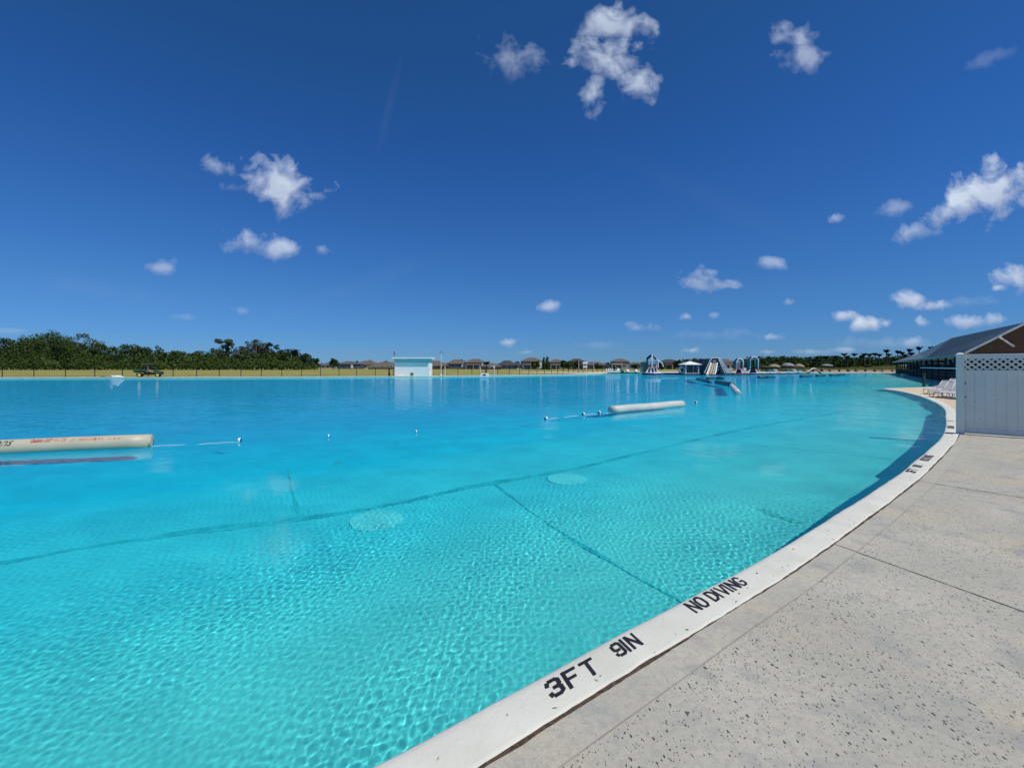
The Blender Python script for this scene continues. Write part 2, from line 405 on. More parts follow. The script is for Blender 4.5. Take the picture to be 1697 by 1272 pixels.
def seam(px, wd, name, m, jit=.05):
    P = catmull([(p.x, p.y) for p in floor_pts(px)], .15); b = MB(); vs = []; random.seed(len(px)); jj = 0; kk = 0
    for i, p in enumerate(P):
        t = (P[min(i + 1, len(P) - 1)] - P[max(i - 1, 0)]).normalized(); n_ = Vector((-t.y, t.x, 0))
        jj = .8 * jj + random.uniform(-jit, jit) * .4; kk = .7 * kk + random.uniform(-jit, jit) * .5
        xi = np.clip(p.x + 112, 0, len(gx) - 1.01); yi = np.clip(p.y + 24, 0, len(gy) - 1.01); a, c = int(xi), int(yi); u, v = xi - a, yi - c
        z = (GZ[c, a] * (1 - u) * (1 - v) + GZ[c, a + 1] * u * (1 - v) + GZ[c + 1, a] * (1 - u) * v + GZ[c + 1, a + 1] * u * v) + .014
        vs += [p + n_ * (wd / 2 + jj + kk) + Vector((0, 0, z)), p + n_ * (-wd / 2 + jj - kk) + Vector((0, 0, z))]
    b.add(vs, [(2 * i, 2 * i + 1, 2 * i + 3, 2 * i + 2) for i in range(len(P) - 1)])
    o = b.build(name, m, floor); o.cycles.is_caustics_receiver = True; return o


m_seam = mat('dark_seam', (.012, .44, .50), rough=.9, spec=0, scale=3.5, col2=(.03, .67, .74), detail=8)
seam([(-60, 942), (0, 932), (120, 910), (250, 890), (400, 872), (520, 857), (660, 832), (800, 803), (950, 775), (1080, 746), (1180, 722), (1290, 700), (1400, 682)], .12, 'liner_seam', m_seam)
seam([(820, 803), (900, 862), (1010, 930), (1110, 985), (1140, 1002)], .03, 'liner_seam', m_seam, .02)
seam([(478, 778), (484, 815), (493, 850)], .035, 'liner_seam', m_seam, .014)
seam([(556, 772), (563, 765)], .12, 'liner_seam', m_seam, .03)
seam([(1200, 736), (1300, 742), (1400, 752), (1480, 762)], .03, 'liner_seam', m_seam, .01)
seam([(1262, 842), (1300, 858), (1330, 862)], .12, 'floor_stain', mat('algae_stain', (.05, .47, .42), spec=0, scale=5, col2=(.08, .68, .68)), .1)
m_pad = mat('pale_pad', (.105, .80, .82), rough=.9, spec=0, scale=2)
for x, y, rd in ((625, 862, .36), (940, 793, .36)):
    p = floor_pts([(x, y)])[0]; z = floor_z(p.x, p.y) + .016; b = MB()
    b.add([(p.x + rd * math.cos(a * .2094), p.y + rd * math.sin(a * .2094), z) for a in range(30)], [tuple(range(30))])
    b.build('drain_pad', m_pad, floor).cycles.is_caustics_receiver = True
for o in (floor, wall): o.cycles.is_caustics_receiver = True

# ------------------------------------------------------------------ ground
m_grass = mat('dry_grass', (.20, .21, .06), rough=1, spec=0, scale=.12, col2=(.33, .30, .12), detail=8, bump=.05, bscale=4)
m_dirt = mat('dirt_verge', (.20, .20, .10), rough=1, spec=0, scale=.5, col2=(.30, .27, .17), detail=8)
m_sand = mat('beach_sand', (.44, .38, .28), rough=1, spec=0, scale=.4, col2=(.62, .57, .46))
m_white = mat('white_plaster', (.74, .74, .69), rough=.75, var=.05, scale=6, bump=.0015, bscale=60, spec=.2)
tag(sheet('ground', [(-3000, -600), (3000, -600), (3000, 4000), (-3000, 4000)], -.035, m_grass, [LAG]), 'flat grassy ground reaching out past the lagoon', kind='structure')
FCo = [p for p in FC if True]


def offset_strip(P, a, b_, z, m, name, parent=None, label=None):
    vs = []
    for i, p in enumerate(P):
        t = (P[min(i + 1, len(P) - 1)] - P[max(i - 1, 0)]).normalized(); n_ = Vector((t.y, -t.x, 0))
        vs += [p + n_ * a + Vector((0, 0, z)), p + n_ * b_ + Vector((0, 0, z))]
    o = MB().add(vs, [(2 * i, 2 * i + 1, 2 * i + 3, 2 * i + 2) for i in range(len(P) - 1)]).build(name, m, parent)
    if label: tag(o, label, kind='structure')
    return o


iL = next(i for i, p in enumerate(FC) if p.y > 100 and p.x < 22)
left = FC[iL:]; right = FC[[i for i, p in enumerate(FC) if p.x > 92][0]:iL + 2]
offset_strip(left, .0, 6.5, -.012, m_dirt, 'dirt_verge', label='bare dirt verge between lagoon edge and black fence')
vs = []; L2 = left
b = MB()
for i, p in enumerate(L2):
    t = (L2[min(i + 1, len(L2) - 1)] - L2[max(i - 1, 0)]).normalized(); n_ = Vector((t.y, -t.x, 0))
    vs += [p + Vector((0, 0, -.18)), p + Vector((0, 0, .03)), p + n_ * 1.2 + Vector((0, 0, .035)), p + n_ * 1.25 + Vector((0, 0, -.02))]
for i in range(len(L2) - 1):
    for k in range(3): b.add([], []); b.f.append((4 * i + k, 4 * i + k + 1, 4 * i + 5 + k, 4 * i + 4 + k)); b.mi.append(0)
b.v = [tuple(v) for v in vs]
m_kerb = mat('far_edge_concrete', (.66, .64, .56), rough=.9, var=.1, scale=1.2, spec=.1)
tag(b.build('far_kerb', m_kerb), 'cream concrete edge along the far side of the lagoon', kind='structure')
offset_strip(right, -.4, 26, .0, m_sand, 'beach', label='pale sandy beach beyond the inflatable water park')
# low grass bank behind the beach
b = MB(); vs = []; nX = 60
for j, (yy, hh) in enumerate(((139, -.02), (143, .5), (149, 1.3), (155, 1.8), (164, 2.0), (180, 1.6), (200, .5))):
    for i in range(nX):
        x = 86 + i * 2.4; e = min(1, i / 12); h_ = hh * e * (.72 + .22 * math.sin(i * .35) + .12 * math.sin(i * 1.1 + j)) if hh > 0 else -.03
        if j == 0: h_ = -.03
        vs.append((x, yy, h_))
b.add(vs, [(j * nX + i, j * nX + i + 1, (j + 1) * nX + i + 1, (j + 1) * nX + i) for j in range(6) for i in range(nX - 1)])
tag(b.build('terrain_bank', mat('bank_grass', (.035, .048, .016), rough=1, spec=0, scale=.25, col2=(.085, .085, .035), detail=8), smooth=True), 'low green bank behind the beach at the right', kind='structure')


# deck -----------------------------------------------------------
def deck_material(pitted=True):
    m = bpy.data.materials.new('speckled_concrete'); m.use_nodes = True; t = m.node_tree; P = t.nodes['Principled BSDF']
    P.inputs['Roughness'].default_value = .9; P.inputs['Specular IOR Level'].default_value = .15
    g = t.nodes.new('ShaderNodeNewGeometry'); pos = g.outputs['Position']

    def noise(s, d=5, rgh=.55):
        q = t.nodes.new('ShaderNodeTexNoise'); q.inputs['Scale'].default_value = s; q.inputs['Detail'].default_value = d; q.inputs['Roughness'].default_value = rgh
        t.links.new(pos, q.inputs['Vector']); return q.outputs[0]

    def mr(v, a, b_, c=0, d=1):
        q = t.nodes.new('ShaderNodeMapRange'); q.inputs[1].default_value = a; q.inputs[2].default_value = b_; q.inputs[3].default_value = c; q.inputs[4].default_value = d
        t.links.new(v, q.inputs[0]); return q.outputs[0]

    def mix(f_, a, b_):
        q = t.nodes.new('ShaderNodeMix'); q.data_type = 'RGBA'
        if isinstance(f_, float): q.inputs[0].default_value = f_
        else: t.links.new(f_, q.inputs[0])
        for k, v in ((6, a), (7, b_)):
            if isinstance(v, tuple): q.inputs[k].default_value = (*v, 1)
            else: t.links.new(v, q.inputs[k])
        return q.outputs[2]

    def mth(op, a, b_):
        q = t.nodes.new('ShaderNodeMath'); q.operation = op
        for k, v in ((0, a), (1, b_)):
            if isinstance(v, (int, float)): q.inputs[k].default_value = v
            else: t.links.new(v, q.inputs[k])
        return q.outputs[0]
    base = mix(mr(noise(1.3, 8, .62), .38, .62), (.43, .412, .335), (.55, .52, .415))
    base = mix(mr(noise(.8, 4), .5, .72), base, (.54, .47, .33))
    base = mix(mr(noise(2.6, 8, .65), .50, .68), base, (.33, .33, .30))
    base = mix(mr(noise(26, 6, .7), .46, .62, 0, .5), base, (.30, .30, .27)); base = mix(mr(noise(120, 3), .3, .7, 0, .45), base, (.27, .265, .24))
    # pits in two sizes, gathered in drifts
    mask = mr(noise(.9, 4), .38, .60)
    pits = None
    for sc, th_, pr in ((46, .27, .36), (85, .28, .18), (26, .21, .60)):
        wv = t.nodes.new('ShaderNodeMapping'); wv.inputs['Scale'].default_value = (1, .55, 1); wv.inputs['Rotation'].default_value = (0, 0, .35 + sc * .01)
        t.links.new(pos, wv.inputs[0])
        v = t.nodes.new('ShaderNodeTexVoronoi'); v.inputs['Scale'].default_value = sc; v.inputs['Randomness'].default_value = 1; t.links.new(wv.outputs[0], v.inputs['Vector'])
        s_ = t.nodes.new('ShaderNodeSeparateColor'); t.links.new(v.outputs['Color'], s_.inputs[0])
        thr = mth('MULTIPLY', mr(s_.outputs[1], 0, 1, .35, 1), th_)
        d_ = mth('ADD', v.outputs['Distance'], mth('MULTIPLY', mth('SUBTRACT', noise(160, 2), .5), .10))
        hit = mr(mth('SUBTRACT', thr, d_), 0, .05)
        gate = mth('GREATER_THAN', mth('ADD', s_.outputs[0], mth('MULTIPLY', mask, .45)), pr + .24)
        h_ = mth('MULTIPLY', hit, gate); pits = h_ if pits is None else mth('MAXIMUM', pits, h_)
    col = mix(mth('MULTIPLY', pits, .9 if pitted else .12), base, (.055, .055, .055))
    t.links.new(col, P.inputs['Base Color'])
    hgt = mth('SUBTRACT', mth('MULTIPLY', noise(60, 5), .5), mth('MULTIPLY', pits, 1.0 if pitted else .1))
    bp = t.nodes.new('ShaderNodeBump'); bp.inputs['Strength'].default_value = .8; bp.inputs['Distance'].default_value = .004
    t.links.new(hgt, bp.inputs['Height']); t.links.new(bp.outputs[0], P.inputs['Normal'])
    return m


m_deck = deck_material(); m_band = None
outer = [curve_at(s, .25) for s in np.arange(1, ARC[-1], .5)]
deckpoly = [(p.x, p.y) for p in outer] + [(60, 36), (120, 20), (120, -60), (-60, -60)]
deck = tag(sheet('deck', deckpoly, 0.0, m_deck), 'weathered grey concrete deck speckled with dark pits', kind='structure')
s_f = s_near(10.4, 11.1)
m_terr = mat('sandy_paving', (.55, .43, .29), rough=.95, scale=1.5, col2=(.66, .54, .38), spec=.1, detail=6)
tp = [curve_at(s, .26) for s in np.arange(s_f + .4, ARC[-1], .5)]
tag(sheet('terrace', [(p.x, p.y) for p in tp] + [(60, 30), (40, -10), (14, 8.4)], .004, m_terr), 'warm sandy paved terrace under the white loungers', kind='structure')
# coping
prof = [(0, -.083), (0, -.022), (.010, -.004), (.028, .006), (.06, .009), (.245, .010), (.262, .007), (.27, -.004)]
ss = np.concatenate([np.arange(5, 40, .5), np.arange(40, 75, .05), np.arange(75, ARC[-1] - .1, .3)])
s0 = s_near(-.3, 2.05)
ss = np.concatenate([np.arange(5, s0 - 3, .4), np.arange(s0 - 3, s0 + 24, .045), np.arange(s0 + 24, ARC[-1] - .1, .25)])
random.seed(3); vs = []; j1 = j2 = 0
for s in ss:
    j1 = .9 * j1 + random.uniform(-.0018, .0018); j2 = .82 * j2 + random.uniform(-.0035, .0035)
    wv_ = .006 * math.sin(s * 1.3) + .004 * math.sin(s * 3.1 + 1)
    for k, (p, z) in enumerate(prof):
        q = curve_at(s, p + (j1 + wv_ * .7 if k < 5 else j2 + wv_)); vs.append((q.x, q.y, z))
n = len(prof); b = MB(); b.add(vs, [(i * n + k, i * n + k + 1, (i + 1) * n + k + 1, (i + 1) * n + k)[::-1] for i in range(len(ss) - 1) for k in range(n - 1)])
m_cop = mat('white_coping', (.58, .575, .49), rough=.7, var=.0, col2=(.665, .655, .575), scale=3.1, bump=.0025, bscale=45, spec=.25, detail=8)
coping = tag(b.build('coping', m_cop, None, smooth=True), 'white painted coping curving along the lagoon with depth markings', kind='structure')


def cstrip(p0, p1, z, m, name, parent, jit=0.0, smin=-2.5, smax=22, seed=1, step=.045):
    random.seed(seed); vs = []; a = b_ = 0
    for s in np.arange(s0 + smin, s0 + smax, step):
        a = .7 * a + random.uniform(-jit, jit); b_ = .7 * b_ + random.uniform(-jit, jit)
        q, r_ = curve_at(s, p0 + a), curve_at(s, p1 + b_); vs += [(q.x, q.y, z), (r_.x, r_.y, z)]
    return MB().add(vs, [(2 * i, 2 * i + 1, 2 * i + 3, 2 * i + 2)[::-1] for i in range(len(vs) // 2 - 1)]).build(name, m, parent)


m_joint = mat('joint_filler', (.085, .06, .045), rough=1, var=.4, scale=40, spec=0)
cstrip(.255, .281, .003, m_joint, 'expansion_joint', deck, .0035)
cstrip(.281, .455, .002, deck_material(False), 'cement_band', deck, .002, seed=4)
cstrip(.455, .461, .003, mat('hairline', (.30, .28, .235), rough=1), 'hairline_crack', deck, .0012, seed=7)
m_slot = mat('deck_groove', (.10, .09, .075), rough=1)
for (a, c, wd) in (((1381, 900.6), (2600, 1336), .011), ((1521, 797), (2800, 998.7), .014)):
    A, B = G(*a), G(*c); b = MB(); d_ = (B - A).normalized(); n_ = Vector((-d_.y, d_.x, 0)) * wd / 2; vs = []; random.seed(5)
    for i in range(81):
        p = A.lerp(B, i / 80) + Vector((0, 0, .003)); k_ = random.uniform(.6, 1.3); vs += [p + n_ * k_, p - n_ * k_]
    b.add(vs, [(2 * i, 2 * i + 1, 2 * i + 3, 2 * i + 2) for i in range(80)]); b.build('deck_groove', m_slot, deck)
# stray leaf litter on the coping
b = MB(); m_blk = mat('marking_paint', (.018, .018, .024), rough=.6, var=.3, scale=60)
for s, p in ((3.35, .1), (2.62, .12), (2.2, .2), (1.5, .235)):
    q = curve_at(s0 + s, p); b.box((q.x, q.y, .013), (.014, .006, .003), rz=s * 2)
b.build('leaf_scrap', mat('dead_leaf', (.12, .07, .03)), coping)
random.seed(31); b = MB()
for k in range(95):
    s = s0 + random.uniform(-1, 14) ** 1.0; p = random.choice((random.uniform(.19, .25), random.uniform(.05, .25))); q = curve_at(s, p); rr_ = random.uniform(.0015, .005); a0 = random.uniform(0, 3); st = random.uniform(1, 3.5)
    b.add([(q.x + rr_ * (st * math.cos(a0) * math.cos(a) - math.sin(a0) * math.sin(a)), q.y + rr_ * (st * math.sin(a0) * math.cos(a) + math.cos(a0) * math.sin(a)), .0112) for a in (0, 1.05, 2.1, 3.14, 4.19, 5.24)], [(0, 1, 2, 3, 4, 5)])
o = b.build('scuff_mark', mat('grey_scuff', (.22, .21, .18), var=.4, scale=30), coping)

# lettering: thick painted strokes, stencil figures
GL = {
    'F': (.62, [[(0, 0), (0, 1)], [(0, .94), (.6, .94)], [(0, .52), (.48, .52)]]), 'T': (.66, [[(0, .94), (.66, .94)], [(.33, 0), (.33, .84)]]),
    'I': (.12, [[(0, 0), (0, 1)]]), 'N': (.62, [[(0, 0), (0, 1)], [(.02, .98), (.58, .02)], [(.6, 0), (.6, 1)]]),
    'O': (.62, [[(.18, .02), (.02, .25), (.02, .75), (.18, .98), (.44, .98), (.60, .75), (.60, .25), (.44, .02), (.18, .02)]]),
    'D': (.60, [[(0, .03), (0, .97)], [(0, .97), (.34, .95), (.57, .7), (.57, .3), (.34, .05), (0, .03)]]),
    'V': (.62, [[(0, 1), (.31, .02)], [(.31, .02), (.62, 1)]]),
    'G': (.62, [[(.58, .78), (.44, .97), (.18, .97), (.02, .72), (.02, .28), (.18, .03), (.44, .03), (.6, .2), (.6, .46), (.34, .46)]]),
    '3': (.62, [[(.01, .72), (.05, .88)], [(.16, .93), (.44, .93), (.58, .84), (.58, .62), (.50, .54)], [(.27, .50), (.46, .50), (.58, .40), (.58, .16), (.44, .07), (.16, .07)], [(.05, .12), (.01, .27)]]),
    '9': (.62, [[(.03, .86), (.03, .56), (.14, .47), (.38, .47)], [(.14, .93), (.46, .93), (.58, .84), (.58, .16), (.46, .07), (.17, .07)], [(.05, .12), (.01, .26)]]),
}


def word(txt, s, p_base, hgt, wscale=1.0, sw=.16, slant=.28, gap=.22, name='lettering', seed=1):
    random.seed(seed); b = MB(); cx = 0; lay = 0
    for ch in txt:
        if ch == ' ': cx += .42; continue
        wd, strokes = GL[ch]; bold = sw * (1.12 if ch in '39' else 1)
        for st in strokes:
            lay += 1
            for i in range(len(st) - 1):
                (x0, y0), (x1, y1) = st[i], st[i + 1]; l = math.hypot(x1 - x0, y1 - y0); nx_, ny_ = -(y1 - y0) / l, (x1 - x0) / l; e = bold * .28
                ux, uy = (x1 - x0) / l * e, (y1 - y0) / l * e; nseg = 5; vs = []
                for k in range(nseg + 1):
                    t = k / nseg; X_ = x0 - ux + (x1 - x0 + 2 * ux) * t; Y_ = y0 - uy + (y1 - y0 + 2 * uy) * t
                    for sg in (1, -1):
                        h2 = bold / 2 * random.uniform(.95, 1.04); X2 = X_ + sg * nx_ * h2; Y2 = Y_ + sg * ny_ * h2
                        q = curve_at(s + (cx + X2 + slant * Y2) * hgt * wscale, p_base - Y2 * hgt); vs.append((q.x, q.y, .0115 + .0004 * (lay % 7) + .00006 * i))
                b.add(vs, [(2 * k, 2 * k + 1, 2 * k + 3, 2 * k + 2) for k in range(nseg)])
        cx += wd + gap
    return b.build(name, m_blk, coping)


sA = s_near(-.02, 2.26)
word('3FT', sA + .20, .17, .108, 1.22, .18, gap=.3, seed=1); word('9IN', sA + .70, .16, .106, 1.05, .17, seed=2); word('NO DIVING', sA + 1.46, .162, .110, 1.03, .17, seed=3)
sB = s_near(5.85, 7.0)
word('3FT', sB, .17, .115, 1.2, .19, seed=4); word('9IN', sB + .55, .165, .11, 1.05, .17, seed=5); word('NO DIVING', sB + 1.3, .165, .115, 1.05, .18, seed=6)
sC = s_near(10.25, 10.95)
word('3FT', sC, .17, .115, 1.2, .19, seed=7); word('NO DIVING', sC + 1.35, .165, .115, 1.05, .22, seed=8); word('3FT', sC + 3.4, .165, .115, 1.05, .18, seed=9)


# ------------------------------------------------------------------ text helper
def text_mesh(txt, size, shear=0.0, offset=0.0):
    cu = bpy.data.curves.new('t', 'FONT'); cu.body = txt; cu.size = size; cu.shear = shear; cu.offset = offset; cu.resolution_u = 3
    o = bpy.data.objects.new('t', cu); C.objects.link(o); bpy.context.view_layer.update()
    me = bpy.data.meshes.new_from_object(o.evaluated_get(bpy.context.evaluated_depsgraph_get()))
    bpy.data.objects.remove(o); bm = bmesh.new(); bm.from_mesh(me); bmesh.ops.triangulate(bm, faces=bm.faces)
    v = [p.co.copy() for p in bm.verts]; f_ = [tuple(q.index for q in t.verts) for t in bm.faces]; bm.free(); return v, f_


# ------------------------------------------------------------------ float booms
m_vinyl = mat('cream_vinyl', (.50, .455, .33), rough=.45, var=.06, scale=2, spec=.4)
m_vinylw = mat('white_vinyl', (.54, .54, .49), rough=.45, var=.08, scale=2, spec=.4, bump=.004, bscale=5)
m_vinyld = mat('teal_vinyl', (.02, .10, .13), rough=.5, var=.2, scale=2)


def boom(A, B, rad, m, name='float_boom', z=None):
    A, B = Vector(A), Vector(B); L = (B - A).length; z = (-.08 + rad * .55) if z is None else z
    o = empty(name, ((A.x + B.x) / 2, (A.y + B.y) / 2, z), math.atan2(B.y - A.y, B.x - A.x)); b = MB(); pts = []; rs = []
    for k in range(5): a = k / 4 * 1.45; pts.append((-L / 2 + rad * .55 * (1 - math.sin(a)), 0, 0)); rs.append(rad * (.62 + .38 * math.sin(a)) if k else rad * .55)
    for k in range(1, 20):
        t = k / 20; pts.append((-L / 2 + rad * .6 + (L - rad * 1.2) * t, 0, .006 * math.sin(t * 9))); rs.append(rad * (1 + .006 * math.sin(k * 2.1)))
    for k in range(5)[::-1]: a = k / 4 * 1.45; pts.append((L / 2 - rad * .55 * (1 - math.sin(a)), 0, 0)); rs.append(rad * (.62 + .38 * math.sin(a)) if k else rad * .55)
    b.tube(pts, rs, 24); b.build('tube', m, o, smooth=True)
    for sx in (-1, 1): MB().tube([(sx * (L / 2 - .04), 0, 0), (sx * (L / 2 + .012), 0, 0)], rad * .5, 16).build('end_cap', m, o)
    st = MB()
    st.tube([(-L / 2 + .1, -rad * .80, -rad * .62), (L / 2 - .1, -rad * .80, -rad * .62)], .009, 6); st.build('hem_strap', m, o)
    return o


pL = G(250, 739.5, -.08); pL0 = G(0, 750, -.08); dL = (pL0 - pL).normalized(); rL = .165
boomA = boom(pL + dL * 6.0, pL, rL, m_vinyl)
tag(boomA, 'large cream float boom with red warning lettering at the left edge', 'float boom', 'cream and white float booms')


def wrap_text(o, txt, x0, size, ang, rad, m, name, shear=0, off=0, xs=1.0):
    v, f_ = text_mesh(txt, size, shear, off); b = MB()
    b.add([(x0 + p.x * xs, -(rad + .0035) * math.cos(ang + p.y / rad), (rad + .0035) * math.sin(ang + p.y / rad)) for p in v], f_)
    return b.build(name, m, o)


m_red = mat('red_print', (.45, .03, .02), rough=.6)
m_navy_print = mat('dark_print', (.03, .03, .07), rough=.6)
Lm = 3.0
# x=57..205 px of the photograph lie on the boom between these points
def boom_x(px):
    # distance from the right end along the boom for an image column
    k = (px - 848.5) / F; t = (pL.x - k * pL.y) / (k * dL.y - dL.x); return 3.0 - t
xa, xb = boom_x(57), boom_x(205)
for tx, p0, p1 in (('Caution: DEEP WATER!', 57, 116), ('Do Not Swim Beyond This Point!', 122, 205)):
    xa, xb = boom_x(p0), boom_x(p1); t_ = wrap_text(boomA, tx, 0, .115, R(40), rL, m_red, 'warning_lettering', .25, .003); wd = max(v.co.x for v in t_.data.vertices)
    for v in t_.data.vertices: v.co.x = xa + v.co.x * (xb - xa) / wd
t_ = wrap_text(boomA, 'ons', 0, .24, R(22), rL, m_navy_print, 'brand_lettering', .35, 0, 1.0)
wd = max(v.co.x for v in t_.data.vertices); xc, xd = boom_x(-2), boom_x(29)
for v in t_.data.vertices: v.co.x = xc + v.co.x * (xd - xc) / wd
pA, pB = G(1013, 683.5, -.08), G(1130, 673, -.08)
boomB = boom(pA, pB, .16, m_vinylw)
tag(boomB, 'white float boom lying across the middle of the lagoon', 'float boom', 'cream and white float booms')
bl = [((1156, 629.5), (1176, 634.5), .2, m_vinyld, 'dark teal float boom slanting left of the divided line of booms', 0),
      ((1188, 635.5), (1213, 640.5), .24, m_vinyld, 'dark teal float boom joined end on to the pale boom', 0),
      ((1212.5, 641.5), (1222, 653.5), .19, m_vinylw, 'pale grey float boom pointing towards the camera behind the white boom', 0),
      ((1172, 628.3), (1184, 627.8), .2, m_vinyld, 'short dark boom below the striped slide', 0),
      ((1188, 628.0), (1199, 628.3), .2, m_vinyld, 'short dark boom below the white ladder', 0),
      ((1256, 626.3), (1268, 626.3), .22, m_vinyld, 'left one of two dark booms touching below the tall arch', 0),
      ((1269.5, 626.2), (1282, 626.0), .22, m_vinyld, 'right one of two dark booms touching below the tall arch', 0),
      ((1327, 624.8), (1343, 624.2), .22, m_vinyld, 'dark boom left below the curved arch tube', 0),
      ((1353, 623.6), (1367, 623.2), .22, m_vinyld, 'dark boom right below the curved arch tube', 0),
      ((1376, 622.9), (1389, 622.7), .22, m_vinyld, 'dark boom off the beach, left of the last one', 0),
      ((1389.5, 622.4), (1399, 622.0), .24, m_vinyld, 'last dark boom off the beach at the right', 0)]
for a, c, rd, m, lb, _ in bl:
    tag(boom(G(*a, -.08), G(*c, -.08), rd, m), lb, 'float boom', 'far float booms')

# ropes with little floats
m_rope = mat('white_rope', (.75, .75, .72), rough=.8); m_bf = mat('blue_float', (.01, .10, .26), rough=.4); m_wf = mat('white_float', (.82, .84, .84), rough=.4)


def rope(P, label, dash=False, rad=.0045):
    b = MB(); P2 = catmull([(p.x, p.y) for p in P], .25)
    pts = [(p.x, p.y, -.078 + .01 * math.sin(i * 1.7)) for i, p in enumerate(P2)]; b.tube(pts, rad, 6)
    return tag(b.build('lane_rope', m_rope), label, 'rope', 'lane ropes')


def rfloat(p, rad, ang, label):
    o = empty('rope_float', (p.x, p.y, -.045), ang); b = MB(); b.tube([(-rad * .55, 0, 0), (-rad * .4, 0, 0), (0, 0, 0), (rad * .4, 0, 0), (rad * .55, 0, 0)], [rad * .8, rad * .97, rad, rad * .97, rad * .8], 16)
    b.build('float_band', m_wf, o, True)
    for sx in (-1, 1):
        MB().tube([(sx * rad * .55, 0, 0), (sx * rad * .8, 0, 0), (sx * rad * 1.05, 0, 0)], [rad * .84, rad * .7, rad * .25], 16).build('float_cap', m_bf, o, True)
    return tag(o, label, 'float', 'small blue and white rope floats')


rp = [G(905, 694.5, -.08), G(940, 690.5, -.08), G(967, 687.5, -.08), G(993, 685, -.08), G(1011, 684.5, -.08)]
rope(rp, 'thin white lane rope running left from the white boom')
rope([pL, G(300, 737, -.08), G(397, 732, -.08)], 'thin white lane rope trailing right from the cream boom')
for x, y, rd, an, lb in ((905, 695, .06, .6, 'rope float at the left end of the white boom rope'), (967, 687.5, .06, .6, 'rope float midway along the rope left of the white boom'),
                         (993, 685, .06, .9, 'rope float nearest the left end of the white boom'), (1050, 679.5, .06, .7, 'first rope float in front of the white boom'),
                         (1065, 677.5, .06, .7, 'second rope float in front of the white boom'), (1090, 675.5, .06, .7, 'third rope float in front of the white boom'),
                         (1117, 673, .06, .7, 'fourth rope float in front of the white boom'), (1153, 667.8, .06, .7, 'lone dark rope float right of the white boom'),
                         (397, 731.5, .05, .1, 'lone rope float right of the cream boom'), (545, 724.5, .035, .1, 'faint small float left of the tiny middle float'), (690, 717, .035, .3, 'tiny float in the middle of the lagoon')):
    rfloat(G(x, y, -.08), rd, an, lb)

# ------------------------------------------------------------------ near white fence with lattice top
m_pvc = mat('white_vinyl_fence', (.68, .69, .65), rough=.5, var=.03, scale=3, spec=.4)
m_bolt = mat('dark_fastener', (.05, .05, .06), rough=.6)
fp = G(1591, 718.5); fd = Vector((.755, -.656, 0)).normalized(); fa = math.atan2(fd.y, fd.x)
fence = tag(empty('lattice_fence', (fp.x, fp.y, 0), fa), 'white privacy fence with lattice top standing at the lagoon edge', 'fence')
b = MB(); b.box((0, 0, .93), (.14, .14, 1.86)); b.build('post', m_pvc, fence); MB().box((2.62, 0, .93), (.14, .14, 1.86)).build('post', m_pvc, fence)
b = MB(); b.box((0, 0, 1.875), (.165, .165, .03)); b.tube([(0, 0, 1.89), (0, 0, 1.91), (0, 0, 1.925)], [.105, .08, .02], 4); b.build('post_cap', m_pvc, fence)
PX0, PX1 = .07, 5.2
b = MB(); b.box(((PX0 + PX1) / 2, 0, 1.825), (PX1 - PX0, .045, .10)); b.build('top_rail', m_pvc, fence)
b = MB(); b.box(((PX0 + PX1) / 2, 0, 1.475), (PX1 - PX0, .045, .08)); b.build('middle_rail', m_pvc, fence)
b = MB(); b.box(((PX0 + PX1) / 2, 0, .09), (PX1 - PX0, .045, .12)); b.build('bottom_rail', m_pvc, fence)
b = MB(); x = PX0; k = 0
while x < PX1 - .01:
    w2 = min(.17, PX1 - x); b.box((x + w2 / 2, 0, .79), (w2 - .006, .022, 1.29)); x += .172; k += 1
b.build('board_panel', m_pvc, fence)
b = MB(); b.box(((PX0 + PX1) / 2, 0, .79), (PX1 - PX0, .010, 1.28)); b.build('board_tongue', m_pvc, fence)
b = MB(); zb, zt = 1.515, 1.775; hh = zt - zb
for sgn, yo in ((1, .008), (-1, -.008)):
    x = PX0 - hh
    while x < PX1:
        a0, a1 = (x, zb), (x + hh, zt)
        if sgn < 0: a0, a1 = (x, zt), (x + hh, zb)
        # clip to the panel
        t0 = max(0, (PX0 - a0[0]) / hh); t1 = min(1, (PX1 - a0[0]) / hh)
        if t1 > t0 + .02:
            A_ = (a0[0] + hh * t0, yo, a0[1] + (a1[1] - a0[1]) * t0); B_ = (a0[0] + hh * t1, yo, a0[1] + (a1[1] - a0[1]) * t1); b.bar(A_, B_, .008, .036)
        x += .128
b.build('lattice', m_pvc, fence)
for z in (1.2, .88): MB().tube([(.085, -.03, z), (.085, -.042, z)], .018, 8).build('fastener', m_bolt, fence)
for x_, z in ((.25, .8), (.62, .83), (.34, .38)): MB().box((x_, -.015, z), (.03, .004, .008)).build('scratch', m_bolt, fence)

# ------------------------------------------------------------------ loungers
m_lfr = mat('white_frame', (.72, .73, .75), rough=.4, var=.03); m_sling = mat('white_sling', (.50, .49, .46), rough=.8, var=.06, scale=20)


